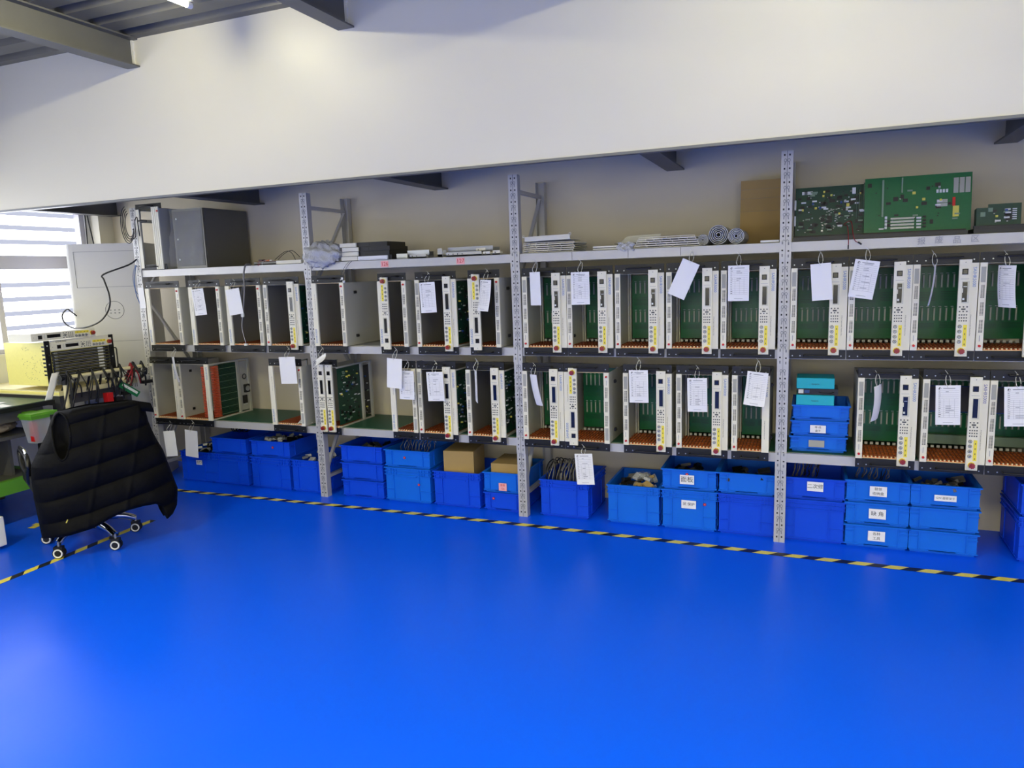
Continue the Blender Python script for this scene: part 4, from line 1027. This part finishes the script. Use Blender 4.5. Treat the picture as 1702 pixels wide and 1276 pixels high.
# green-lidded clear bin hung at the bench end
t = thing('parts_bin', 'clear bin with green lid hanging at the workbench corner', 'bin', (.115, -.93, .52))
m = MB(); m.prism([(-.055, -.085), (.055, -.085), (.055, .085), (-.055, .085)], 'z', .15, .185, 'bench_green').box(-.06, .06, -.09, .09, .165, .175, 'bench_green'); m.build('lid', t)
m = MB(); m.faces([(-.038, -.06, 0), (.038, -.06, 0), (.038, .06, 0), (-.038, .06, 0), (-.05, -.08, .15), (.05, -.08, .15), (.05, .08, .15), (-.05, .08, .15)], [(0, 1, 5, 4), (1, 2, 6, 5), (2, 3, 7, 6), (3, 0, 4, 7), (3, 2, 1, 0)], 'clear'); m.build('body', t)
m = MB(); m.box(.0, .03, -.066, -.035, .012, .135, 'red').box(-.02, -.005, -.01, .03, .005, .12, 'chip_silver'); m.tube([(.01, -.02, .01), (.02, 0, .06), (.0, .02, .10), (.02, .03, .03)], .004, 'cable_red', 6, 4); m.build('contents', t)
MB().box(-.115, -.055, -.03, .03, .165, .185, 'bench_green').build('bracket', t)
# white box at the left edge
m = MB(); m.box(0, .28, 0, .2, 0, .17, 'white_plastic'); o = bevel(m.build('white_box', None, (-.02, -1.50, .24)), .006); tag(o, 'white box at the left picture edge above the floor', 'box')
o.location = (.03, -1.54, .02)

# ------------------------------------------------------------------ cable stand
t = thing('cable_stand', 'cream pipe stand with a crossbar for test cables', 'stand', (.10, -.72, 0))
MB().cyl((0, 0, .02), .014, .845, 'z', 'cream', 16).build('upright_pipe', t)
MB().cyl((0, -.01, .885), .013, .62, 'y', 'cream', 16).build('crossbar', t)
MB().cyl((0, 0, .84), .019, .06, 'z', 'black', 14).cyl((0, -.03, .885), .018, .07, 'y', 'black', 14).build('pipe_joint', t)
MB().cyl((.012, 0, 0), .06, .02, 'z', 'black', 24).build('base', t)
rnd = random.Random(11)
def hang(y, drop, label, mt='cable', n=3, end=None, spread=.03, r=.0058, zt=.905):
    m = MB()
    for k in range(n):
        o_ = rnd.uniform(-spread, spread)*1.5; dd = drop*rnd.uniform(.6, 1.2)
        m.tube([(.06-.01*k, y+o_*.3, zt-dd*.6), (.075, y+o_*.2, zt-.06), (.10, y, zt+.006+.004*k), (.125, y+o_*.3, zt-.03), (.13+.008*k, y+o_, zt-dd*.5), (.125, y+o_*1.5, zt-dd)], r*rnd.uniform(.6, 1.2), mt, 6, 5)
    if end: m.box(.105, .145, y-end[0]/2+spread*.3, y+end[0]/2+spread*.3, zt-drop-end[1], zt-drop, end[2])
    return tag(m.build('test_cable'), label, 'cable', 'test cables on the stand')
hang(-.70, .24, 'thick black loops around the stand joint, leftmost', n=4, spread=.05)
hang(-.62, .22, 'black cable loop, second from left on the crossbar', n=3, spread=.05)
hang(-.53, .24, 'black cables hanging before the card slots', n=4, spread=.03)
hang(-.45, .16, 'black cable carrying the red connector', n=2, end=(.045, .075, 'red'))
hang(-.38, .20, 'dark cable bundle right of the red connector', n=4, spread=.03, end=(.05, .03, 'black'))
hang(-.31, .17, 'flat black cables with wide plug, middle right', n=4, end=(.06, .025, 'black'))
hang(-.22, .20, 'red and black thick cable loop near crossbar end', 'cable_red', n=3, spread=.04)
hang(-.20, .20, 'thick black cable loop near crossbar end', n=4, spread=.05, r=.006)
hang(-.13, .12, 'black cables with a wide plug at crossbar end', n=4, end=(.075, .022, 'black'), spread=.02)
m = MB(rotM(0, 0, R(75)) @ rotM(0, R(38), 0)); m.box(-.075, .075, -.001, .001, -.022, .022, 'pcb').box(-.06, .06, -.006, -.001, -.004, .012, 'chip_white'); tag(m.build('adapter_board', None, (.15, -.29, .745)), 'green adapter board with white connector hanging among test cables', 'circuit board')
m = MB()
for k in range(7): m.tube([(.135, -.245+.004*k, .84), (.15, -.245+.007*k-.02, .80), (.152, -.31+.014*k, .755)], .0016, 'cable', 4, 3)
tag(m.build('ribbon_cable'), 'grey fanned ribbon wires above the green adapter board', 'cable')

# ------------------------------------------------------------------ swivel chair
CC = Vector((.68, -1.13, 0))
t = thing('office_chair', 'black swivel chair on a chrome star base under a vest', 'chair', CC, 0)
Nb = Vector((.88, -.47, 0)).normalized(); Sb = Vector((.47, .88, 0)).normalized()
m = MB(); m.cyl((0, 0, .09), .032, .05, 'z', 'chrome', 20).cyl((0, 0, .14), .024, .24, 'z', 'black', 18); m.build('gas_column', t)
casters = [(.755, -1.355), (.955, -1.165), (.810, -.905), (.47, -1.215), (.50, -.93)]
for cx, cy in casters:
    d = Vector((cx, cy, 0))-CC; L_ = d.length; dn = d/L_
    m = MB(); m.tube([dn*.02+Vector((0, 0, .125)), dn*L_*.35+Vector((0, 0, .135)), dn*L_*.75+Vector((0, 0, .115)), dn*L_*1.0+Vector((0, 0, .085))], .02, 'chrome', 10, 5, rad=lambda q: .027-.009*q); m.build('base_leg', t)
    cs = MB(Matrix.Translation(d) @ Matrix.Rotation(math.atan2(-.75, .65)+PI/2-.2, 4, 'Z'))
    for s_ in (-.018, .006): cs.cyl((0, s_, .030), .029, .014, 'y', 'rubber', 22)
    for s_ in (-.0195,): cs.ring((0, s_+.001, .030), .021, .0042, 'y', 'white_plastic', 24, 6); cs.cyl((0, s_, .03), .012, .002, 'y', 'black', 14)
    cs.ring((0, .021, .030), .021, .0042, 'y', 'white_plastic', 24, 6)
    cs.box(-.022, .022, -.016, .018, .045, .066, 'black'); cs.cyl((0, .001, .06), .007, .03, 'z', 'dull_metal', 8); cs.build('caster', t)
Mc = Matrix(((Nb.x, Sb.x, 0, 0), (Nb.y, Sb.y, 0, 0), (0, 0, 1, 0), (0, 0, 0, 1)))   # local: x = out of the back, y = across
m = MB(Mc)
pts = []
m.grid(lambda u, v: (-.22+.44*u, -.24+.48*v, .46+.012*math.sin(PI*u)*math.sin(PI*v)), 8, 8, 'vest_in').box(-.225, .225, -.245, .245, .385, .46, 'vest_in'); m.build('seat', t)
def backr(off): return lambda u, v: (.155+off+.035*math.cos((u-.5)*PI)+.03*v, -.12+.34*u, .44+.345*v)
m = MB(Mc); m.grid(backr(0), 10, 10, 'vest_in').grid(backr(-.05), 10, 10, 'vest_in'); m.build('backrest', t)
MB(Mc).box(.12, .20, -.03, .03, .37, .47, 'black').build('back_bracket', t)
for s_ in (-1, 1):
    y_ = s_*.245
    m = MB(Mc); m.tube([(.03, s_*.22, .41), (.06, y_, .42), (.10, y_, .50), (.115, y_, .52), (.09, y_, .555), (.03, y_, .565), (-.16, y_, .565), (-.20, y_, .54), (-.14, y_, .46), (-.08, s_*.22, .41)], .014, 'black', 8, 5)
    a = m.build('armrest', t)
    MB(Mc).tube([(-.16, y_, .580), (.0, y_, .584), (.07, y_, .574)], .011, 'chrome', 8, 4).build('arm_pad', a)

# ------------------------------------------------------------------ puffer vest over the chair
P0 = Vector((.93, -1.20, 0))
Ls = [(.828, -.125), (.80, -.165), (.76, -.186), (.70, -.209), (.64, -.243), (.58, -.277), (.536, -.300), (.45, -.306), (.37, -.306), (.284, -.301), (.21, -.297), (.05, -.288)]
Rs = [(.828, .245), (.80, .283), (.76, .270), (.70, .279), (.64, .294), (.58, .315), (.518, .341), (.45, .357), (.402, .368), (.284, .397), (.21, .390), (.174, .383), (.05, .37)]
Hem = [(0, .143), (.15, .150), (.34, .168), (.45, .200), (.58, .226), (.70, .230), (.80, .226), (.85, .205), (.868, .165), (.90, .120), (.945, .135), (1, .185)]
Top = [(0, .808), (.13, .822), (.3, .828), (.6, .826), (.85, .826), (.92, .818), (1, .796)]
def interp(T_, x):
    T2 = sorted(T_)
    if x <= T2[0][0]: return T2[0][1]
    for (a, b_), (c, d) in zip(T2, T2[1:]):
        if x <= c: return b_+(d-b_)*(x-a)/(c-a)
    return T2[-1][1]
def vest(side):
    def f(u, v):
        zt, zb = interp(Top, u), interp(Hem, u); z = zt+(zb-zt)*v
        s_ = interp(Ls, z)+(interp(Rs, z)-interp(Ls, z))*u
        ph = (z-.17*s_-.03)/.122; edge = min(u, 1-u, v*1.2, (1-v)*1.2); puff = abs(math.sin(PI*ph))**.55
        prof = (1-(2*u-1)**4)
        round_ = math.sqrt(max(0, 1-(1-min(edge/.055, 1))**2))
        if side > 0:
            d = .022*round_+.075*prof*(.4+.6*min(1, v*3))+.020*puff*round_+.003*math.sin(s_*38+z*17)*round_+.004*math.sin(s_*15-z*21)*round_
            d -= .05*max(0, (.12-u))*6*(1-.5*v)
            for sc in (-.02, .16): d += .005*math.exp(-((s_-sc-.25*(z-.5))/.012)**2)*round_
        else:
            d = -.022*round_-.03*prof-.010*puff*round_-.05*max(0, (.12-u))*6*(1-.5*v)
        q = P0+Sb*s_+Nb*(d-.015)
        return (q.x, q.y, z)
    return f
def inhole(u, v):
    zt, zb = interp(Top, u), interp(Hem, u); z = zt+(zb-zt)*v
    s_ = interp(Ls, z)+(interp(Rs, z)-interp(Ls, z))*u
    cs_, cz = -.158, .686; ds, dz = s_-cs_-.11*(z-cz), z-cz
    return (ds/.036)**2+(dz/.118)**2 < 1
t = thing('puffer_vest', 'black quilted puffer vest draped over the chair back', 'vest', (P0.x, P0.y, 0))
def add(m): 
    m.T = Matrix.Translation((-P0.x, -P0.y, 0)); return m
m = add(MB()); m.grid(vest(1), 150, 150, 'vest', True, lambda u, v: not inhole(u, v)); m.build('vest_back', t)
m = add(MB()); m.grid(vest(-1), 60, 60, 'vest_in'); m.build('vest_lining', t)
f = vest(1); loop = []
for i in range(29):
    a = 2*PI*i/28; ds, dz = .036*math.cos(a), .118*math.sin(a); z = .686+dz; s_ = -.158+ds+.11*dz
    u = (s_-interp(Ls, z))/(interp(Rs, z)-interp(Ls, z))
    for _ in range(3): zt, zb = interp(Top, u), interp(Hem, u)
    v = (z-zt)/(zb-zt); loop.append(f(u, v))
m = add(MB()); m.tube(loop, .006, 'vest', 8, 2); m.build('armhole_trim', t)
m = add(MB())
def flap(u, v):
    s_, z = .225+.065*u+.012*v, .822-.055*v-.02*u; q = P0+Sb*s_+Nb*(.052-.012*u+.012*math.sin(PI*v)); return (q.x, q.y, z)
m.grid(flap, 8, 8, 'vest').grid(lambda u, v: tuple(Vector(flap(u, v))-Nb*.014), 8, 8, 'vest'); m.build('lapel', t)
q = P0+Sb*(-.19)+Nb*.07
m = add(MB()); m.tube([(q.x, q.y, .225), (q.x+.008, q.y+.006, .245)], .003, 'chip_yellow', 6, 1); m.build('zip_pull', t)
